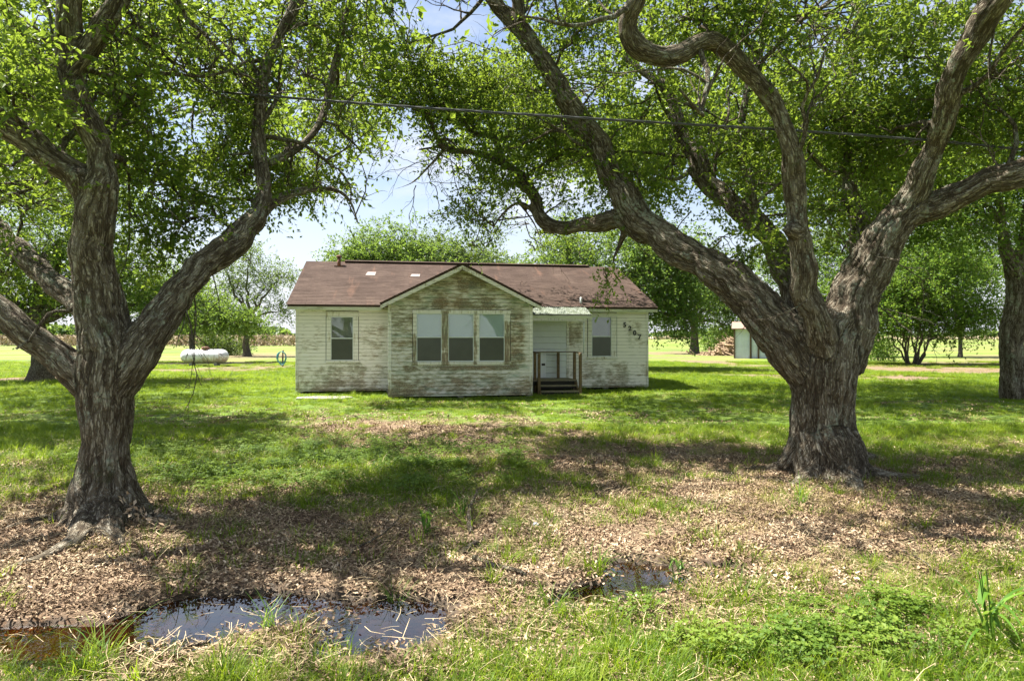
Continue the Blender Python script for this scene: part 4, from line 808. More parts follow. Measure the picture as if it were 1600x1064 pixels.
# bay roof
BF = BT - .30; BZe, BZa, bxc, bh = 2.80, 3.98, 5.1, 2.36
ksl = (BZa - BZe) / bh; main_t = lambda z: EY + (z - EZ) * (RY - EY) / (RZ - EZ)
br = MB()
for s_ in (-1, 1):
    xe = bxc + s_ * bh; yb0 = main_t(BZe) + .5; yb1 = main_t(BZa) + .1
    br.add([(xe, BF, BZe - .06), (bxc, BF, BZa - .06), (bxc, yb1, BZa - .06), (xe, yb0, BZe - .06), (xe, BF, BZe), (bxc, BF, BZa), (bxc, yb1, BZa), (xe, yb0, BZe)],
           [(0, 1, 2, 3), (4, 7, 6, 5), (0, 4, 5, 1), (1, 5, 6, 2), (2, 6, 7, 3), (3, 7, 4, 0)])
broof = br.build('bay_roof', M['shingle'], house); attr(broof.data, 'rnd', np.full(len(broof.data.vertices), .4))
for s_ in (-1, 1):
    V, Fq, rn = slope(lambda t: BF - .02, lambda t: main_t(BZe + (BZa - BZe) * t) + .1, (0, BZe - .005), (bh, BZa + .002), 18, 'x')
    Q = np.stack([bxc + s_ * (bh + .02) - s_ * V[:, 1], V[:, 0], V[:, 2]], 1); roof_part(Q, Fq if s_ < 0 else Fq[:, ::-1], rn, 'shingles', parent=broof)
for s_ in (-1, 1):
    x0, x1 = bxc + s_ * (bh + .0), bxc
    P = [(x0, BZe - .17), (x1, BZa - .18), (x1, BZa - .062), (x0, BZe - .062)]
    MB().prism(P, BF - .004, BF + .03, 1).build('rake_board', M['trim'], broof)
    MB().prism([(x0, BZe - .10), (x1, BZa - .10), (x1, BZa - .08), (x0, BZe - .08)], BF + .03, BT - .002, 1).build('soffit', M['soffit'], broof)
# vent pipe and stub
def tube_obj(name, pts, r, mat, parent=None, k=12, smooth=True): return MB().tube(np.array(pts, float), r, k).build(name, mat, parent, smooth)
vz = EZ + (3.55 - EY) * (RZ - EZ) / (RY - EY); vp = tube_obj('vent_pipe', [(1.02, 3.55, vz - .05), (1.02, 3.55, vz + .29)], .065, M['rust'], roof)
MB().tube(np.array([(1.02, 3.55, vz + .29), (1.02, 3.55, vz + .31), (1.02, 3.55, vz + .37), (1.02, 3.55, vz + .40)]), np.array([.07, .105, .10, .02]), 12).build('vent_cap', M['rust'], vp, True)
MB().box((.86, 3.36, vz - .09), (1.18, 3.74, vz - .02)).build('flashing', M['rust'], vp)
tube_obj('plumbing_vent', [(9.42, -.10, EZ + .05), (9.42, -.10, EZ + .34)], .035, M['white_metal'], roof)
# windows
def glass_mat(name, tint, rough=.02, refl=.16):
    t = NT(name); d = t.n.new('ShaderNodeBsdfDiffuse'); c = t.mix(t.rng(t.noise(t.node('TexCoord', out='Object'), 3, 4, .6), .3, .7), tuple(x * .75 for x in tint), tint); t.l.new(c, d.inputs[0])
    gl = t.n.new('ShaderNodeBsdfGlossy'); gl.inputs['Roughness'].default_value = rough; ms = t.n.new('ShaderNodeMixShader'); ms.inputs[0].default_value = refl
    t.l.new(d.outputs[0], ms.inputs[1]); t.l.new(gl.outputs[0], ms.inputs[2]); t.l.new(ms.outputs[0], t.out.inputs[0]); return t.m
def clear_mat():
    t = NT('window glass'); tr = t.n.new('ShaderNodeBsdfTransparent'); tr.inputs[0].default_value = (.86, .9, .9, 1); gl = t.n.new('ShaderNodeBsdfGlossy'); gl.inputs['Roughness'].default_value = .015
    ms = t.n.new('ShaderNodeMixShader'); ms.inputs[0].default_value = .09; t.l.new(tr.outputs[0], ms.inputs[1]); t.l.new(gl.outputs[0], ms.inputs[2]); t.l.new(ms.outputs[0], t.out.inputs[0]); return t.m
M['glass'] = clear_mat(); M['screen'] = glass_mat('insect screen over glass', (.050, .054, .040), .3, .06); M['blind'] = simple('white blind', (.70, .73, .74), .7, 0, 2, .04)
M['curtain'] = simple('dim tan curtain', (.30, .29, .24), .8, 0, 2, .15); M['room'] = M['dark']
def window(x0, x1, z0, z1, t, back, backlow):
    """a sash window: metal frame, upper pane over lower, screen in front of the lower"""
    w = MB(); f = .02; y0, y1 = t - .030, t + .05
    w.box((x0, y0, z0), (x0 + f, y1, z1)); w.box((x1 - f, y0, z0), (x1, y1, z1)); w.box((x0 + f, y0, z0), (x1 - f, y1, z0 + f * 1.2)); w.box((x0 + f, y0, z1 - f), (x1 - f, y1, z1)); zm = (z0 + z1) / 2 + .01
    w.box((x0 + f, y0 - .003, zm - .016), (x1 - f, y1 - .01, zm + .016))
    fr = w.build('window', M['white_metal'], house, bevel=.003)
    MB().box((x0 + f, t + .004, zm + .016), (x1 - f, t + .010, z1 - f)).build('pane', M['glass'], fr)
    MB().box((x0 + f, t - .012, z0 + f * 1.2), (x1 - f, t - .009, zm - .016)).build('insect_screen', M['screen'], fr)
    if back == M['blind']:
        n = 22; b = MB(); hh = (z1 - zm) / n
        for k in range(n): b.prism([(t + .014, zm + k * hh), (t + .018, zm + k * hh), (t + .022, zm + (k + .96) * hh), (t + .018, zm + (k + .96) * hh)], x0 + f, x1 - f, 0)
        b.build('blind', back, fr)['kind'] = 'stuff'
    else: MB().box((x0 + f, t + .040, zm), (x1 - f, t + .048, z1 - f)).build('curtain', back, fr)
for (a, b) in ((3.774, 4.508), (4.70, 5.455), (5.615, 6.385)): window(a, b, 1.10, 2.52, BT, M['blind'], None)
window(1.09, 1.797, 1.07, 2.485, 0, M['curtain'], None); window(9.83, 10.54, 1.15, 2.53, 0, M['curtain'], None)
def casing(x0, x1, z0, z1, t, holes):
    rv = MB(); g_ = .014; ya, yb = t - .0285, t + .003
    rv.box((x0 - g_, ya, z0), (x0 + .01, yb, z1)); rv.box((x1 - .01, ya, z0), (x1 + g_, yb, z1)); rv.box((x0 - g_, ya, z1 + .001), (x1 + g_, yb, z1 + g_)); o_ = rv.build('casing_shadow_strip', M['dark'], house); o_['kind'] = 'stuff'  # dark strip standing for the thin shadow line round the casing
    xs_ = [x0] + [v for h in holes for v in h[:2]] + [x1]; hz0, hz1 = holes[0][2], holes[0][3]; y0, y1 = t - .036, t + .006
    for k in range(0, len(xs_), 2): MB().box((xs_[k], y0, hz0), (xs_[k + 1], y1, hz1)).build('window_casing', M['trim'], house, bevel=.004)
    MB().box((x0 - .012, y0 - .004, hz1), (x1 + .012, y1, z1)).build('window_head', M['trim'], house, bevel=.004); MB().box((x0 - .03, t - .07, z0 - .025), (x1 + .03, y1, hz0)).build('window_sill', M['trim'], house, bevel=.006)
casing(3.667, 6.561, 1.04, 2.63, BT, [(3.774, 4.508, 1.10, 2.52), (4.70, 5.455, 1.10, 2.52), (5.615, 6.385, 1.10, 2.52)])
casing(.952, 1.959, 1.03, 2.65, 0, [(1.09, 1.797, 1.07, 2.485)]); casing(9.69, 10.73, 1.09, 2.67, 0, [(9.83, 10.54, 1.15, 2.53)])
# house number
for ch, u, v in (('5', 975.5, 508), ('2', 983.5, 513.5), ('0', 991, 520.5), ('7', 998.5, 527)):
    r_ = (u - 800) / F; s_ = (20.5 * r_ + 6.93) / (.985 - .171 * r_); yy = 20.5 + .171 * s_; zz = CAMH - (v - 528) * yy / F
    c = bpy.data.curves.new('digit', 'FONT'); c.body = ch; c.size = .235; c.extrude = .008; c.offset = .0075; c.align_x = 'CENTER'; c.align_y = 'CENTER'
    o = bpy.data.objects.new('tmp', c); COL.objects.link(o); dg = bpy.context.evaluated_depsgraph_get(); me = bpy.data.meshes.new_from_object(o.evaluated_get(dg)); bpy.data.objects.remove(o, do_unlink=True)
    me.name = 'house_number'; n = link('house_number', me, M['black'], house); n.location = (s_, -.034, zz); n.rotation_euler = (R(90), 0, 0); n['label'] = 'black number ' + ch
# porch canopy
can = MB(); P0, P1 = 7.27, 9.42; z_back, z_front, t_f = 2.83, 2.56, -1.25
def canopy():
    n = 42; xs_ = np.linspace(P0, P1 + .08, n * 4 + 1); V = []
    for j, (t_, z_) in enumerate(((-.40, z_back), (t_f - .05, z_front))):
        for x in xs_: V.append((x, t_, z_ + .018 * math.sin((x - P0) / .068 * 2 * math.pi / 1.0)))
    m_ = len(xs_); F_ = [(k, k + 1, m_ + k + 1, m_ + k) for k in range(m_ - 1)]
    t = NT('mossy corrugated metal'); p = t.node('TexCoord', out='Object'); a = t.rng(t.noise(p, 10, 6, .7), .42, .56)
    c = t.mix(a, (.16, .18, .14), (.05, .065, .022)); c = t.mix(t.rng(t.noise(p, 18, 4, .7), .60, .66), c, (.36, .38, .37)); m = t.fin(c, .5, .0)
    me = mesh_np('corrugated_sheet', V, [np.array(F_)]); o = link('corrugated_sheet', me, m, cano); md = o.modifiers.new('s', 'SOLIDIFY'); md.thickness = .004
cano = empty('porch_canopy'); cano.parent = house; canopy()
def scallop():
    b = MB(); x = P0
    n = 26; xs_ = np.linspace(P0, P1 + .05, n); V = []
    for x in xs_: V += [(x, t_f - .02, z_front - .03), (x, t_f - .02, z_front - .105 - .018 * abs(math.sin(x * 14)) - .012 * random.random())]
    b.add(V + [(v[0], v[1] + .03, v[2]) for v in V], [(2 * k, 2 * k + 1, 2 * k + 3, 2 * k + 2) for k in range(n - 1)] + [(2 * n + 2 * k, 2 * n + 2 * k + 2, 2 * n + 2 * k + 3, 2 * n + 2 * k + 1) for k in range(n - 1)] + [(2 * k + 1, 2 * n + 2 * k + 1, 2 * n + 2 * k + 3, 2 * k + 3) for k in range(n - 1)])
    b.build('fascia', M['soffit'], cano)
scallop()
MB().box((P0, t_f + .02, z_front - .21), (P1 - .15, t_f + .06, z_front - .12)).build('header_beam', M['trim'], cano)
MB().add([(P1, t_f, z_front - .10), (P1, -.03, z_front - .10), (P1, -.03, z_back - .03), (P1, t_f, z_front - .03), (P1 + .03, t_f, z_front - .10), (P1 + .03, -.03, z_front - .10), (P1 + .03, -.03, z_back - .03), (P1 + .03, t_f, z_front - .03)],
         [(0, 1, 2, 3), (7, 6, 5, 4), (0, 3, 7, 4), (3, 2, 6, 7), (0, 4, 5, 1)]).build('canopy_end', M['trim'], cano)
MB().box((P0, -.40, 2.70), (P1, -.03, 2.72)).build('ceiling_board', M['soffit'], cano)
MB().box((P0, t_f + .06, 2.44), (P1, -.03, 2.46)).build('ceiling', M['soffit'], cano)
tube_obj('canopy_post', [(9.22, t_f + .1, 1.30), (9.22, t_f + .1, 2.40)], .022, M['white_metal'], cano)
# porch deck, steps, rails
por = empty('porch'); por.parent = house
DT = .44
for k in range(9): MB().box((7.27, -.10 - .125 * (k + 1) + .008, DT - .035), (8.97, -.10 - .125 * k, DT)).build('deck_board', M['deckboard'], por)
MB().box((7.27, -1.25, DT - .16), (8.97, -1.20, DT - .037)).build('rim_joist', M['dark'], por)  # coloured dark to stand for shade below the deck edge
for (t_, z_) in ((-1.50, .29), (-1.78, .13)):
    MB().box((7.66, t_, z_ - .04), (8.88, t_ + .27, z_)).build('step', M['deckboard'], por)
    MB().box((7.66, t_ + .02, z_ - .10), (8.88, t_ + .05, z_ - .042)).build('step_gap_shade', M['dark'], por)  # dark strip standing for the shaded opening below each tread
for x in (7.64, 8.90): MB().prism([(-1.78, -.02), (-1.25, -.02), (-1.25, DT - .05), (-1.45, DT - .05), (-1.5, .25), (-1.74, .12)], x - .02, x + .02, 0).build('stringer', M['deckwood'], por)
for (x, t_, z0, z1) in ((7.60, -1.08, -.05, 1.32), (7.61, -1.66, -.05, 1.29), (8.93, -1.06, -.05, 1.32), (8.95, -1.68, -.05, 1.29), (8.60, -.18, DT - .03, 1.30)):
    MB().box((x - .043, t_ - .043, z0), (x + .043, t_ + .043, z1)).build('post', M['deckwood'], por, bevel=.006)
def rail(a, b, w=.034, h=.015):
    a, b = np.array(a, float), np.array(b, float); d = unit(b - a); e = unit(np.cross(d, [0, 0, 1])) * w; u_ = np.array([0, 0, h]); V = []
    for p in (a, b): V += [p - e - u_, p + e - u_, p + e + u_, p - e + u_]
    MB().add(V, [(0, 1, 2, 3), (7, 6, 5, 4), (0, 4, 5, 1), (1, 5, 6, 2), (2, 6, 7, 3), (3, 7, 4, 0)]).build('handrail', M['deckwood'], por)
rail((7.60, -1.02, 1.342), (7.61, -1.76, 1.312)); rail((8.93, -1.02, 1.342), (8.95, -1.78, 1.312)); rail((7.27, -.18, 1.322), (8.62, -.18, 1.322)); rail((8.62, -.18, 1.322), (8.93, -1.00, 1.345)); rail((7.60, -.2, 1.322), (7.60, -1.0, 1.345))

# ------------------------------------------------------------ yard things
# metal shed
shed = empty('metal_shed', at(1148, 560, 56) * [1, 1, 0], R(-19.4)); tag(shed, 'pale corrugated metal shed with rusty roof behind the right oak', 'shed')
M['galv'] = simple('weathered galvanised metal', (.50, .56, .62), .55, .1, 1.5, .12); M['post'] = simple('old timber', (.10, .07, .045), .9)
def corr(x0, x1, y, z0, z1, name):
    n = int((x1 - x0) / .1) * 2; V = []; 
    for k in range(n + 1):
        x = x0 + (x1 - x0) * k / n; V += [(x, y + (.012 if k % 2 else -.012), z0), (x, y + (.012 if k % 2 else -.012), z1)]
    o = MB().add(V, [(2 * k, 2 * k + 2, 2 * k + 3, 2 * k + 1) for k in range(n)]).build(name, M['galv'], shed); md = o.modifiers.new('s', 'SOLIDIFY'); md.thickness = .01
corr(.03, 1.22, 0, 0.02, 2.55, 'wall_sheet'); corr(1.42, 1.86, 0, .02, 2.5, 'wall_sheet'); corr(2.02, 5.3, 0, .02, 2.5, 'wall_sheet')
MB().box((.04, .08, .02), (5.3, .12, 2.5)).build('wall', M['galv'], shed); MB().box((.04, .12, .02), (.10, 4.0, 2.5)).build('wall', M['galv'], shed); MB().box((5.24, .12, .02), (5.3, 4.0, 2.5)).build('wall', M['galv'], shed); MB().box((.1, 3.94, .02), (5.24, 4, 2.5)).build('wall', M['galv'], shed)
for x in (-.02, 1.30, 1.94): MB().box((x - .07, -.10, 0), (x + .07, -.02, 2.55)).build('post', M['post'], shed)
MB().prism([(-.5, 2.56), (4.3, 3.25), (4.3, 3.31), (-.5, 2.62)], -.25, 5.6, 0).build('roof', simple('faded rusty sheet', (.25, .16, .12), .7, 0, 3, .3), shed)
# gas tank
tx, ty = (320 - 800) * 40 / F, 40.0; tank = empty('gas_tank', (tx, ty, .1), R(4)); tag(tank, 'white capsule shaped gas tank with rust and grime lying on the lawn', 'tank')
def tank_mat():
    t = NT('dirty white tank paint'); p = t.node('TexCoord', out='Object'); sep = t.n.new('ShaderNodeSeparateXYZ'); t.l.new(p, sep.inputs[0])
    v = t.math('ADD', t.noise(t.mapv(p, (3, 3, 1)), 2.2, 6, .7), t.rng(sep.outputs[2], .75, .1, 0, .22)); c = t.mix(t.rng(v, .5, .72, 0, .8), (.72, .73, .75), (.32, .22, .17)); return t.fin(c, .5)
tm = tank_mat(); a = np.linspace(0, 1, 9); xs_ = np.concatenate([-1.05 - .38 * np.cos(a * np.pi / 2), 1.05 + .38 * np.sin(a * np.pi / 2)]); rr = .43 * np.concatenate([np.sin(a * np.pi / 2), np.cos(a * np.pi / 2)]) + .002
MB().tube(np.c_[xs_, xs_ * 0, xs_ * 0 + .55], rr, 24).build('tank_body', tm, tank, True)
MB().tube(np.array([(0.05, 0, .94), (0.05, 0, 1.13), (.05, 0, 1.16)]), np.array([.24, .24, .16]), 18).build('valve_dome', M['rust'], tank, True)
for x in (-.75, .75): MB().box((x - .08, -.3, -.12), (x + .08, .3, .17)).build('foot', M['concrete'], tank)
# hose hanging on a post
hx, hy = (441.5 - 800) * 40 / F, 40.0
hp = empty('hydrant_post', (hx, hy, 0)); tag(hp, 'short dark wooden post on the lawn left of the house', 'post')
MB().tube(np.array([(0, 0, -.05), (.02, 0, .95)]), np.array([.055, .045]), 8).build('post_shaft', M['post'], hp); MB().tube(np.array([(0.02, 0, .952), (.02, 0, 1.0), (.10, -.05, 1.02)]), np.array([.05, .05, .03]), 8).build('tap', M['rust'], hp, True)
hb_ = MB()
for k in range(5):
    a = np.linspace(0, 2 * np.pi, 30); w = .24 + .03 * k * random.random(); h_ = .42 - .02 * k
    hb_.tube(np.c_[w * np.sin(a), np.full(30, -.10 - .03 * k), .90 - h_ + h_ * np.cos(a) * 1.0], .016, 6)
hs = hb_.build('garden_hose', simple('teal hose', (.03, .25, .30), .4), None, True); hs.location = (hx, hy, 0.05); tag(hs, 'coiled blue green garden hose hung on the short post', 'hose')
# concrete slab in the grass
sl = MB().prism([(-.75, -.35), (.6, -.42), (.8, .1), (.55, .36), (-.5, .38), (-.85, .05)], -.02, .045, 2).build('concrete_slab', M['concrete'], None, bevel=.01); sl.location = ((508 - 800) * 18.9 / F, 18.9, .01); tag(sl, 'small pale concrete slab sunk in grass before the left window', 'slab')
# overhead cable
cb = []; cu = [(-420, 80), (0, 120), (300, 141), (620, 166), (930, 186), (1250, 205), (1440, 219), (1600, 234), (2100, 285)]
P = spline(np.array([list(at(u, v, 7.5)) + [0.01] for u, v in cu]), .02)[:, :3]; T, N, B = frames(P); s_ = np.arange(len(P)) * .02
mc = MB()
for ph in (0, 2.09, 4.19):
    mc.tube(P + .0085 * (np.cos(s_ * 9 + ph)[:, None] * N + np.sin(s_ * 9 + ph)[:, None] * B), .0075, 5, False)
tag(mc.build('power_cable', simple('cable sheath', (.05, .05, .055), .45), None, True), 'twisted black overhead cable sagging across between the oaks', 'cable')
# brush pile
rgp = np.random.default_rng(8); bp = MB(); 
for k in range(420):
    c = np.array([rgp.normal() * 1.5, rgp.normal() * 1.0, 0]); hmax = max(.1, 2.0 * math.exp(-(c[0] - .5) ** 2 / 3.5)); c[2] = rgp.random() * hmax; d = unit(rgp.normal(size=3) * [1, 1, .6]); L = .5 + rgp.random() * 1.3
    bp.tube(np.array([c - d * L / 2, c + d * L / 2 + rgp.normal(size=3) * .05]), np.array([.05, .02]) * (1 + rgp.random()), 4)
t = NT('dry brush'); c = t.ramp(t.noise(t.pos(), 2.5, 4), (.3, (.13, .08, .045)), (.7, (.42, .31, .19))); bpo = bp.build('brush_pile', t.fin(c, .9)); bpo.location = ((1145 - 800) * 66 / F, 66, 0); tag(bpo, 'heap of dry tan brush beside the metal shed', 'brush pile')

# fallen branches, twigs
def wand(name, label, cat, pts, r0, r1, mat, wob=.03, sides=7, group=None, seed=1):
    rg_ = np.random.default_rng(seed); P = np.array(pts, float); Q = spline(np.c_[P, np.full(len(P), .01)], .06)[:, :3]; n = len(Q); Q += rg_.normal(size=Q.shape) * wob * .25; rr = np.linspace(r0, r1, n)
    b = MB(); b.tube(Q, rr, sides); return tag(b.build(name, mat, None, True), label, cat, group)
def gp(u, v, dz=0.0): y = gY(v); x = (u - 800) * y / F; return (x, y, float(gz(np.array([x]), np.array([y]))[0]) + dz)
wand('fallen_branch', 'bare pinkish fallen branch lying right of centre above the puddle', 'branch', [gp(740, 880, .03), gp(765, 889, .03), gp(800, 899, .03), (gp(822, 906, .02))], .022, .015, M['twig'], .01)
wand('fallen_branch', 'crooked dark branch upright in the leaf litter at mid yard', 'branch', [gp(735, 838, .02), gp(733, 815, .10), gp(738, 800, .06), gp(746, 788, .12)], .026, .012, M['twig'], .02, seed=3)
wand('fallen_branch', 'short dark chunk of wood just above the bare branch', 'branch', [gp(722, 872, .02), gp(735, 862, .04), gp(748, 858, .03)], .028, .02, M['twig'], .02, seed=4)
wand('fallen_branch', 'long thin curved twig on the shaded litter left of centre', 'branch', [gp(528, 888, .02), gp(560, 862, .03), gp(600, 845, .05), gp(628, 820, .08)], .012, .005, M['twig'], .02, seed=5)
wand('fallen_branch', 'thin fork of twig behind the long curved one', 'branch', [gp(532, 822, .02), gp(552, 835, .02), gp(568, 848, .02)], .008, .004, M['twig'], .02, seed=6)
wand('fallen_branch', 'thin pale stick in the grass at lower right', 'branch', [gp(1412, 868, .03), gp(1440, 888, .05), gp(1474, 906, .03)], .008, .004, M['twig'], .02, seed=7)
wand('fallen_branch', 'short wood chunk at the front edge of the puddle', 'branch', [gp(288, 1014, .04), gp(306, 1010, .05), gp(326, 1005, .04)], .022, .018, M['twig'], .01, seed=8)
# hanging dead twigs under the left oak's right limb (part of that oak)
rgt = np.random.default_rng(12); hb = MB()
def dead(a, d, L, r, depth=0):
    n = 7; P = [np.array(a, float)]; d = unit(np.array(d, float))
    for k in range(n): d = unit(d + rgt.normal(size=3) * .18 + np.array([0, 0, -.07])); P.append(P[-1] + d * L / n)
    hb.tube(np.array(P), np.linspace(r, r * .4, n + 1), 5, False)
    if depth < 2:
        for k in (2, 4, 6):
            if rgt.random() < .85: dead(P[k], d + rgt.normal(size=3) * .7, L * .55, r * .55, depth + 1)
for (u, v, Y, L) in ((288, 470, 6.5, .9), (300, 450, 6.55, .8), (262, 500, 6.4, .5), (270, 420, 6.6, .9), (235, 300, 6.1, .5), (330, 400, 6.8, .6)): dead(at(u, v, Y), (rgt.normal() * .3, -.1, -1), L, .009)
for (u, v, Y, L, dx) in ((1330, 420, 8.0, .9, .8), (1345, 400, 7.9, .8, .9), (1260, 480, 7.75, .5, -.8), (1350, 350, 8.0, .7, .5)): pass
hb.build('dead_twigs', M['twig'], root, True)['kind'] = 'stuff'
hb = MB()
for (u, v, Y, L, dx) in ((1350, 425, 7.7, 1.0, .9), (1360, 395, 7.7, .8, 1.), (1262, 470, 7.55, .6, -.9), (1290, 340, 8.0, .7, .2), (985, 355, 9.5, .5, .1), (820, 345, 10.9, 1.1, .2), (790, 330, 11, 1.0, 0), (690, 240, 11.3, .9, -.4), (650, 290, 11.4, .7, -.3), (1080, 330, 9.6, .8, -.3)): dead(at(u, v, Y), (dx, -.1, -.4), L, .010)
hb.build('dead_twigs', M['twig'], rootR, True)['kind'] = 'stuff'

# ------------------------------------------------------------ small plants: sources for scattering
src = {}
def blade(mb, rn, b, az, lean, h, w, rg_, seg=3, curl=1.0):
    P = []; dirn = np.array([math.cos(az), math.sin(az), 0]); side = np.array([-math.sin(az), math.cos(az), 0]); p = np.array(b, float); ang = lean
    V = []
    for k in range(seg + 1):
        ww = w * (1 - (k / seg) ** 1.6) + .0004; V += [p - side * ww / 2, p + side * ww / 2]
        p = p + (dirn * math.sin(ang) + np.array([0, 0, 1]) * math.cos(ang)) * h / seg; ang += curl * (.25 + .45 * rg_.random()) 
    n0 = mb.n; mb.add(V, [(2 * k, 2 * k + 1, 2 * k + 3, 2 * k + 2) for k in range(seg)])
def src_obj(name, mb, mat):
    me = mesh_np(name, np.concatenate(mb.v), [np.array(x) for x in mb.f.values()]); me.materials.append(mat); o = bpy.data.objects.new(name, me); return o
def tufts(name, n_var, n, rad, h, w, mat, seed, lean=.35):
    rg_ = np.random.default_rng(seed); out = []
    for k in range(n_var):
        mb = MB()
        for j in range(n):
            r_ = rad * math.sqrt(rg_.random()); a = rg_.random() * 6.283; az = a + rg_.normal() * .7
            blade(mb, None, (r_ * math.cos(a), r_ * math.sin(a), -.01), az, rg_.random() * lean + lean * r_ / rad * .6, h * (.45 + .75 * rg_.random()), w * (.7 + .6 * rg_.random()), rg_)
        out.append(src_obj('%s_%d' % (name, k), mb, mat))
    return out
src['tuft'] = tufts('tuft', 5, 34, .10, .13, .0042, M['grass'], 1)
src['tall'] = tufts('tall', 4, 40, .07, .27, .006, M['grass'], 2, .4)
src['dry'] = tufts('dry', 4, 44, .10, .15, .0028, M['dry_grass'], 3, .8)
src['patch'] = tufts('patch', 5, 80, .30, .125, .011, M['grass'], 4)
src['patchdry'] = tufts('patchdry', 3, 60, .28, .10, .010, M['dry_grass'], 5, .7)
def clovers(seed):
    rg_ = np.random.default_rng(seed); out = []
    for k in range(4):
        mb = MB()
        for j in range(46):
            r_ = .13 * math.sqrt(rg_.random()); a = rg_.random() * 6.28; h = .03 + .07 * rg_.random(); c = np.array([r_ * math.cos(a), r_ * math.sin(a), h]); a0 = rg_.random() * 6.28; tl = rg_.normal(size=2) * .25
            for q in range(3):
                an = a0 + q * 2.094; d = np.array([math.cos(an), math.sin(an), tl[0]]); s = np.array([-math.sin(an), math.cos(an), tl[1]]); L = .016 + .008 * rg_.random()
                mb.add([c, c + d * L * .6 + s * L * .45 + [0, 0, .003], c + d * L * 1.05, c + d * L * .6 - s * L * .45 + [0, 0, .003]], [(0, 1, 2), (0, 2, 3)])
        out.append(src_obj('clover_%d' % k, mb, M['clover']))
    return out
src['clover'] = clovers(6)
def litters(seed, n, rad, L0, up):
    rg_ = np.random.default_rng(seed); out = []
    for k in range(5):
        r_ = rad * np.sqrt(rg_.random(n)); a = rg_.random(n) * 6.28; C = np.c_[r_ * np.cos(a), r_ * np.sin(a), .004 + rg_.random(n) * up]; D = unit(np.c_[rg_.normal(size=(n, 2)), rg_.normal(size=n) * .35]); N_ = unit(np.c_[rg_.normal(size=(n, 2)) * .5, np.ones(n)])
        L = L0 * (.6 + .7 * rg_.random(n)); B_ = unit(np.cross(D, N_)); N2 = np.cross(B_, D); W_ = L * (.32 + .2 * rg_.random(n)); cu = (rg_.random(n) * .3)[:, None]
        V = np.stack([C, C + D * L[:, None] * .35 + B_ * W_[:, None] * .5 + N2 * W_[:, None] * .22, C + D * L[:, None] * .75 + B_ * W_[:, None] * .38 + N2 * W_[:, None] * .2 + N2 * cu * L[:, None] * .5, C + D * L[:, None] + N2 * cu * L[:, None], C + D * L[:, None] * .75 - B_ * W_[:, None] * .38 + N2 * W_[:, None] * .2 + N2 * cu * L[:, None] * .5, C + D * L[:, None] * .35 - B_ * W_[:, None] * .5 + N2 * W_[:, None] * .22, C + D * L[:, None] * .55 + N2 * cu * L[:, None] * .2], 1).reshape(-1, 3)
        i = np.arange(n)[:, None] * 7; me = mesh_np('litter', V, [np.concatenate([i + q for q in ([0, 1, 6], [1, 2, 6], [2, 3, 6], [3, 4, 6], [4, 5, 6], [5, 0, 6])], 0)]); attr(me, 'rnd', np.repeat(rg_.random(n), 7)); me.materials.append(M['litter']); out.append(bpy.data.objects.new('litter_%d' % k, me))
    return out
src['litter'] = litters(9, 64, .17, .031, .016); src['litterfar'] = litters(10, 60, .34, .055, .02)
def straws(seed):
    rg_ = np.random.default_rng(seed); out = []
    for k in range(3):
        mb = MB()
        for j in range(20):
            c = np.r_[rg_.normal(size=2) * .12, .012 + rg_.random() * .03]; d = unit(np.r_[rg_.normal(size=2), rg_.normal() * .12]); L = .04 + rg_.random() * .10; s = unit(np.cross(d, [0, 0, 1])) * .0011
            m_ = c + d * L * .5 + np.r_[rg_.normal(size=2) * .01, .006]; e = c + d * L; mb.add([c - s, c + s, m_ + s, m_ - s, e + s, e - s], [(0, 1, 2, 3), (3, 2, 4, 5)])
        t = M.setdefault('straw', simple('dry straw', (.44, .34, .2), .8, 0, 9, .3)); out.append(src_obj('straw_%d' % k, mb, t))
    return out
src['straw'] = straws(14)
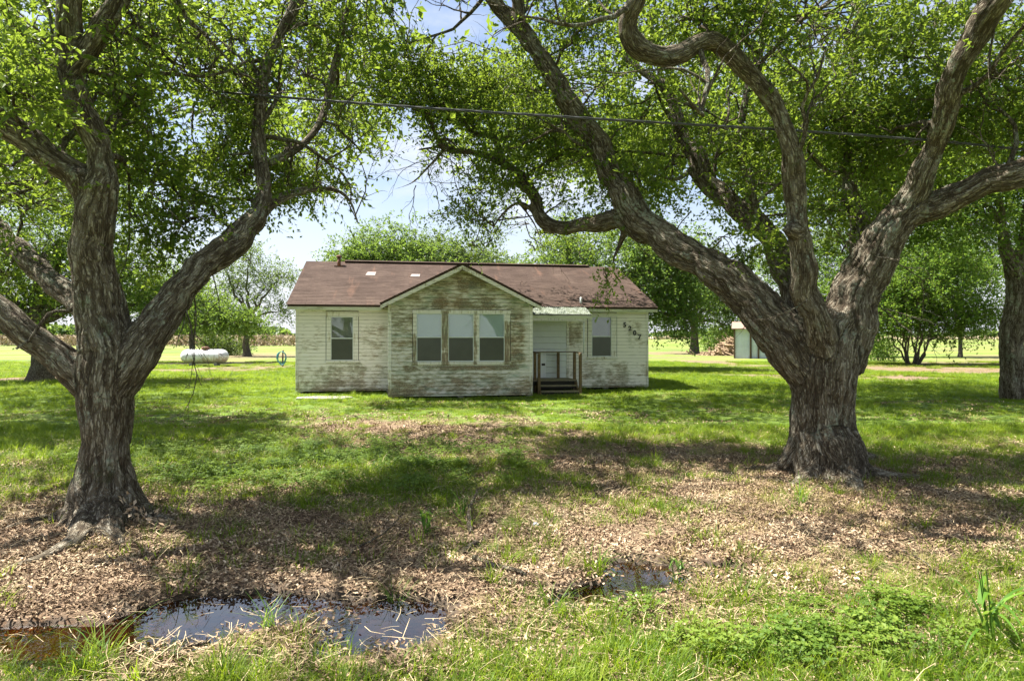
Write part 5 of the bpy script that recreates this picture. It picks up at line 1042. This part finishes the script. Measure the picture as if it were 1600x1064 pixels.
def scatter(name, label, key, X, Y, scl, mat, tilt=.12, dz=0.0, seed=0):
    rg_ = np.random.default_rng(seed); n = len(X); Zg = gz(X, Y) + dz; me = bpy.data.meshes.new(name); me.vertices.add(n); me.vertices.foreach_set('co', np.stack([X, Y, Zg], 1).astype(np.float32).ravel())
    attr(me, 'rot', np.c_[rg_.normal(size=(n, 2)) * tilt, rg_.random(n) * 6.283], 'FLOAT_VECTOR'); attr(me, 'scl', scl)
    attr(me, 'idx', rg_.integers(0, len(src[key]), n), 'INT')
    o = link(name, me, mat); c = bpy.data.collections.new('src_' + name)
    for s in src[key]:
        if s.name not in c.objects: c.objects.link(s)
    ng = bpy.data.node_groups.new(name, 'GeometryNodeTree'); ng.interface.new_socket('Geometry', in_out='INPUT', socket_type='NodeSocketGeometry'); ng.interface.new_socket('Geometry', in_out='OUTPUT', socket_type='NodeSocketGeometry')
    N_, L_ = ng.nodes, ng.links; gi = N_.new('NodeGroupInput'); go = N_.new('NodeGroupOutput'); ip = N_.new('GeometryNodeInstanceOnPoints'); ci = N_.new('GeometryNodeCollectionInfo')
    ci.inputs['Collection'].default_value = c; ci.inputs['Separate Children'].default_value = True; ci.inputs['Reset Children'].default_value = True
    def na(nm, ty):
        a = N_.new('GeometryNodeInputNamedAttribute'); a.data_type = ty; a.inputs['Name'].default_value = nm; return a.outputs[0]
    e2r = N_.new('FunctionNodeEulerToRotation'); L_.new(na('rot', 'FLOAT_VECTOR'), e2r.inputs[0])
    L_.new(gi.outputs[0], ip.inputs['Points']); L_.new(ci.outputs[0], ip.inputs['Instance']); ip.inputs['Pick Instance'].default_value = True
    L_.new(na('idx', 'INT'), ip.inputs['Instance Index']); L_.new(e2r.outputs[0], ip.inputs['Rotation']); L_.new(na('scl', 'FLOAT'), ip.inputs['Scale']); L_.new(ip.outputs[0], go.inputs[0])
    md = o.modifiers.new('scatter', 'NODES'); md.node_group = ng
    tag(o, label, kind='stuff'); return n
def pts_in(n, y0, y1, rg_, margin=1.15, p=1.0):
    """random ground points in the strip of yard y0..y1, even density"""
    y = np.sqrt(y0 ** 2 + (y1 ** 2 - y0 ** 2) * rg_.random(n)); x = (rg_.random(n) * 2 - 1) * .8 * margin * y + rg_.normal(size=n) * .3
    m = int(n / (.8 * margin * (y1 ** 2 - y0 ** 2)) * 2 * 2.4 * (y1 - y0)); ye = y0 + (y1 - y0) * rg_.random(m); xe = np.sign(rg_.random(m) - .5) * (.8 * margin * ye + 2.4 * rg_.random(m))
    return np.concatenate([x, xe]), np.concatenate([y, ye])
HC = np.array([math.cos(TH), math.sin(TH)]); HN = np.array([-math.sin(TH), math.cos(TH)])
def off_house(X, Y):
    s = (X + 6.93) * HC[0] + (Y - 20.5) * HC[1]; t = (X + 6.93) * HN[0] + (Y - 20.5) * HN[1]
    ins = ((s > -.0) & (s < 11.9) & (t > -.02)) | ((s > 2.95) & (s < 7.25) & (t > -2.42)) | ((s > 7.3) & (s < 9.05) & (t > -1.8)); return ~ins
def trees_off(X, Y):
    return (np.hypot(X + 3.95, Y - 6.2) > .36) & (np.hypot(X - 4.05, Y - 8.3) > .50)
rg_ = np.random.default_rng(77)
cov = lambda X, Y: n2(X, Y, .55, 3, 71)
def clover_zone(X, Y):
    u, v = grid_uv(X, Y); return np.exp(-(((u - 500) / 300) ** 2 + ((v - 730) / 38) ** 2) ** 2) + np.exp(-(((u - 1300) / 190) ** 2 + ((v - 1000) / 55) ** 2) ** 2)
X, Y = pts_in(24000, 2.6, 13, rg_); g = grassy(X, Y); u, v = grid_uv(X, Y); k = (rg_.random(len(X)) < sm(g, .30, .85) * (.6 + .4 * sm(v, 900, 1000))) & trees_off(X, Y)
scatter('grass', 'green grass tufts over the near yard', 'tuft', X[k], Y[k], .6 + .7 * rg_.random(k.sum()) * (.5 + g[k]), M['grass'], seed=1)
X, Y = pts_in(2600, 2.6, 12, rg_); g = grassy(X, Y); u, v = grid_uv(X, Y); nn = n2(X, Y, 1.4, 3, 73); k = (rg_.random(len(X)) < sm(nn, .5, .66) * (g > .25) * (.35 + .65 * (v > 960))) & trees_off(X, Y)
scatter('tall_grass', 'taller grass clumps standing in the yard', 'tall', X[k], Y[k], .5 + .6 * rg_.random(k.sum()), M['grass'], .15, seed=2)
X, Y = pts_in(5200, 2.6, 12, rg_); g = grassy(X, Y); nn = n2(X, Y, 1.1, 3, 74); k = (rg_.random(len(X)) < sm(nn, .46, .62) * (g > .02) * (g < .95) * .7) & trees_off(X, Y)
scatter('dry_grass', 'yellowing grass tufts among the leaf litter', 'dry', X[k], Y[k], .5 + .6 * rg_.random(k.sum()), M['dry_grass'], .15, seed=3)
X, Y = pts_in(26000, 12, 48, rg_, 1.05); g = grassy(X, Y); k = (rg_.random(len(X)) < sm(g, .3, .8)) & off_house(X, Y)
scatter('lawn_grass', 'mown lawn grass around the house', 'patch', X[k], Y[k], (.55 + .5 * rg_.random(k.sum())) * np.clip(Y[k] / 22, .62, 1.25), M['grass'], .08, seed=4)
X, Y = pts_in(6000, 11, 48, rg_, 1.05); k = (rg_.random(len(X)) < sm(cov(X, Y), .42, .6)) & off_house(X, Y)
scatter('lawn_straw', 'dry thatch in the lawn', 'patchdry', X[k], Y[k], .55 + .6 * rg_.random(k.sum()), M['dry_grass'], .08, seed=5)
X, Y = pts_in(9000, 2.6, 13, rg_); k = (rg_.random(len(X)) < clover_zone(X, Y) * sm(n2(X, Y, 1.5, 4, 79), .36, .56)) & (pud(X, Y) < -.2)
scatter('clover_patch', 'low clover leaves covering the damp ground', 'clover', X[k], Y[k], .8 + .7 * rg_.random(k.sum()), M['clover'], .1, seed=6)
X, Y = pts_in(7000, 2.6, 9.5, rg_); g = grassy(X, Y); k = (rg_.random(len(X)) < 1.05 - g * .8) & (pud(X, Y) < -.14 + .5 * (rg_.random(len(X)) < .08)) & trees_off(X, Y)
scatter('leaf_litter', 'dead brown oak leaves carpeting the ground', 'litter', X[k], Y[k], .8 + .4 * rg_.random(k.sum()), M['litter'], .05, seed=7)
X, Y = pts_in(3200, 9.0, 18, rg_); g = grassy(X, Y); k = (rg_.random(len(X)) < 1.0 - g * .95) & off_house(X, Y) & trees_off(X, Y)
scatter('leaf_litter', 'brown leaves thinly strewn over the mid yard', 'litterfar', X[k], Y[k], .6 + .4 * rg_.random(k.sum()), M['litter'], .04, seed=8)
X, Y = pts_in(1100, 2.6, 11, rg_); k = (pud(X, Y) < .0)
scatter('straw_bits', 'dry stems lying loose on the leaves', 'straw', X[k], Y[k], .7 + .8 * rg_.random(k.sum()), M['straw'], .1, seed=9)

X, Y = pts_in(5200, 9, 32, rg_, 1.05); g = grassy(X, Y); nn = n2(X, Y, .8, 4, 81); k = (rg_.random(len(X)) < sm(nn, .48, .62) * (g > .3)) & off_house(X, Y) & trees_off(X, Y)
scatter('lawn_tufts', 'taller grass tufts dotted over the lawn', 'tall', X[k], Y[k], (.45 + .45 * rg_.random(k.sum())) * np.clip(Y[k] / 16, .8, 1.5), M['grass'], .12, seed=10)
X, Y = pts_in(4200, 3, 13, rg_); g = grassy(X, Y); k = (rg_.random(len(X)) < (g < .6) * sm(n2(X, Y, 1.7, 3, 83), .48, .66)) & trees_off(X, Y) & (pud(X, Y) < -.1)
scatter('weed_tufts', 'small green tufts pushing through the litter', 'tuft', X[k], Y[k], .6 + .9 * rg_.random(k.sum()), M['grass'], .12, seed=11)
# countable weeds
def weed(name, label, cat, u, v, h, n, L, w, seed, curl=.8, stem=0):
    rg_ = np.random.default_rng(seed); x, y, z = gp(u, v); e = empty(name, (x, y, z)); tag(e, label, cat); me_ = M['weed']
    for j in range(n):
        mb = MB(); az = rg_.random() * 6.28; blade(mb, None, (rg_.normal() * .03, rg_.normal() * .03, stem * h * rg_.random()), az, .25 + .6 * rg_.random(), L * (.7 + .5 * rg_.random()), w * (.8 + .4 * rg_.random()), rg_, 7, curl * .55)
        me = mesh_np('blade', np.concatenate(mb.v), [np.array(q) for q in mb.f.values()], True); attr(me, 'rnd', np.full(len(me.vertices), rg_.random())); link('blade', me, me_, e)
    if stem:
        s = MB()
        for q in range(4): s.tube(np.array([(rg_.normal() * .02, rg_.normal() * .02, -.02), (rg_.normal() * .05, rg_.normal() * .05, h * .9)]), np.array([.006, .003]), 5)
        s.build('stem', me_, e)
weed('broad_grass_plant', 'tall broad bladed grass plant arching at the lower right corner', 'plant', 1545, 1005, .45, 12, .5, .026, 21, 1.15, .55)
weed('grass_clump', 'upright green grass clump before the big right trunk', 'grass clump', 1250, 790, .3, 26, .34, .008, 2, .35)
weed('broad_grass_plant', 'leafy green sprig growing at the right of the puddle', 'plant', 1062, 892, .15, 14, .13, .014, 3, .8, .6)
weed('broad_grass_plant', 'bright leafy weed growing at mid yard left of the crooked branch', 'plant', 668, 842, .25, 26, .2, .018, 4, .8, .7)
weed('broad_grass_plant', 'thin leafy weed beside the crooked branch', 'plant', 722, 815, .25, 16, .2, .014, 5, .8, .7)
weed('grass_clump', 'arching pale grass clump rooted at the left of the puddle', 'grass clump', 165, 1012, .3, 18, .42, .006, 6, .9)
weed('grass_clump', 'green reeds standing in the middle of the puddle', 'grass clump', 425, 985, .3, 22, .25, .007, 7, .3)
weed('grass_clump', 'reedy grass clump on the right bank of the puddle', 'grass clump', 620, 930, .3, 20, .22, .006, 8, .4)
# dry leafy twig at the foot of the left oak
x, y, z = gp(225, 838); dt = empty('dry_oak_sprig', (x, y, z)); tag(dt, 'broken sprig of dry tan leaves at the left oak foot', 'sprig')
rg_ = np.random.default_rng(5); P = np.array([(-.25, .1, .22), (-.1, .05, .16), (.1, -.03, .08), (.3, -.1, .05)]); MB().tube(P, .004, 5).build('stem', M['twig'], dt)
n = 46; t_ = rg_.random(n); C = np.c_[np.interp(t_, [0, .33, .66, 1], P[:, 0]), np.interp(t_, [0, .33, .66, 1], P[:, 1]), np.interp(t_, [0, .33, .66, 1], P[:, 2])] + rg_.normal(size=(n, 3)) * .035
tl = NT('tan dry leaf'); tl.fin(tl.ramp(tl.attr('rnd'), (0, (.24, .16, .09)), (1, (.52, .4, .27))), .75)
leaves_mesh('dry_leaves', C, unit(rg_.normal(size=(n, 3)) + [.3, 0, 0]), unit(rg_.normal(size=(n, 3)) + [0, 0, .8]), .06 + .02 * rg_.random(n), .026 + .008 * rg_.random(n), rg_.random(n), tl.m, dt)['kind'] = 'stuff'
x, y, z = gp(837, 829); rg_ = np.random.default_rng(3); a = rg_.random(40) * 6.28; h_ = rg_.random(40)
bm = bmesh.new(); bmesh.ops.create_icosphere(bm, subdivisions=2, radius=.03)
for v_ in bm.verts: v_.co *= .6 + .6 * rg_.random(); v_.co.z *= .6
me = bpy.data.meshes.new('paper_scrap'); bm.to_mesh(me); bm.free(); o = link('paper_scrap', me, simple('white paper', (.45, .45, .47), .6, 0, 30, .15)); o.location = (x, y, z + .03); tag(o, 'small crumpled white scrap lying on the leaf litter', 'litter')
tris = 0
for o in COL.objects:
    if o.type == 'MESH': tris += len(o.data.loops) - 2 * len(o.data.polygons)
print('TRIS', tris)
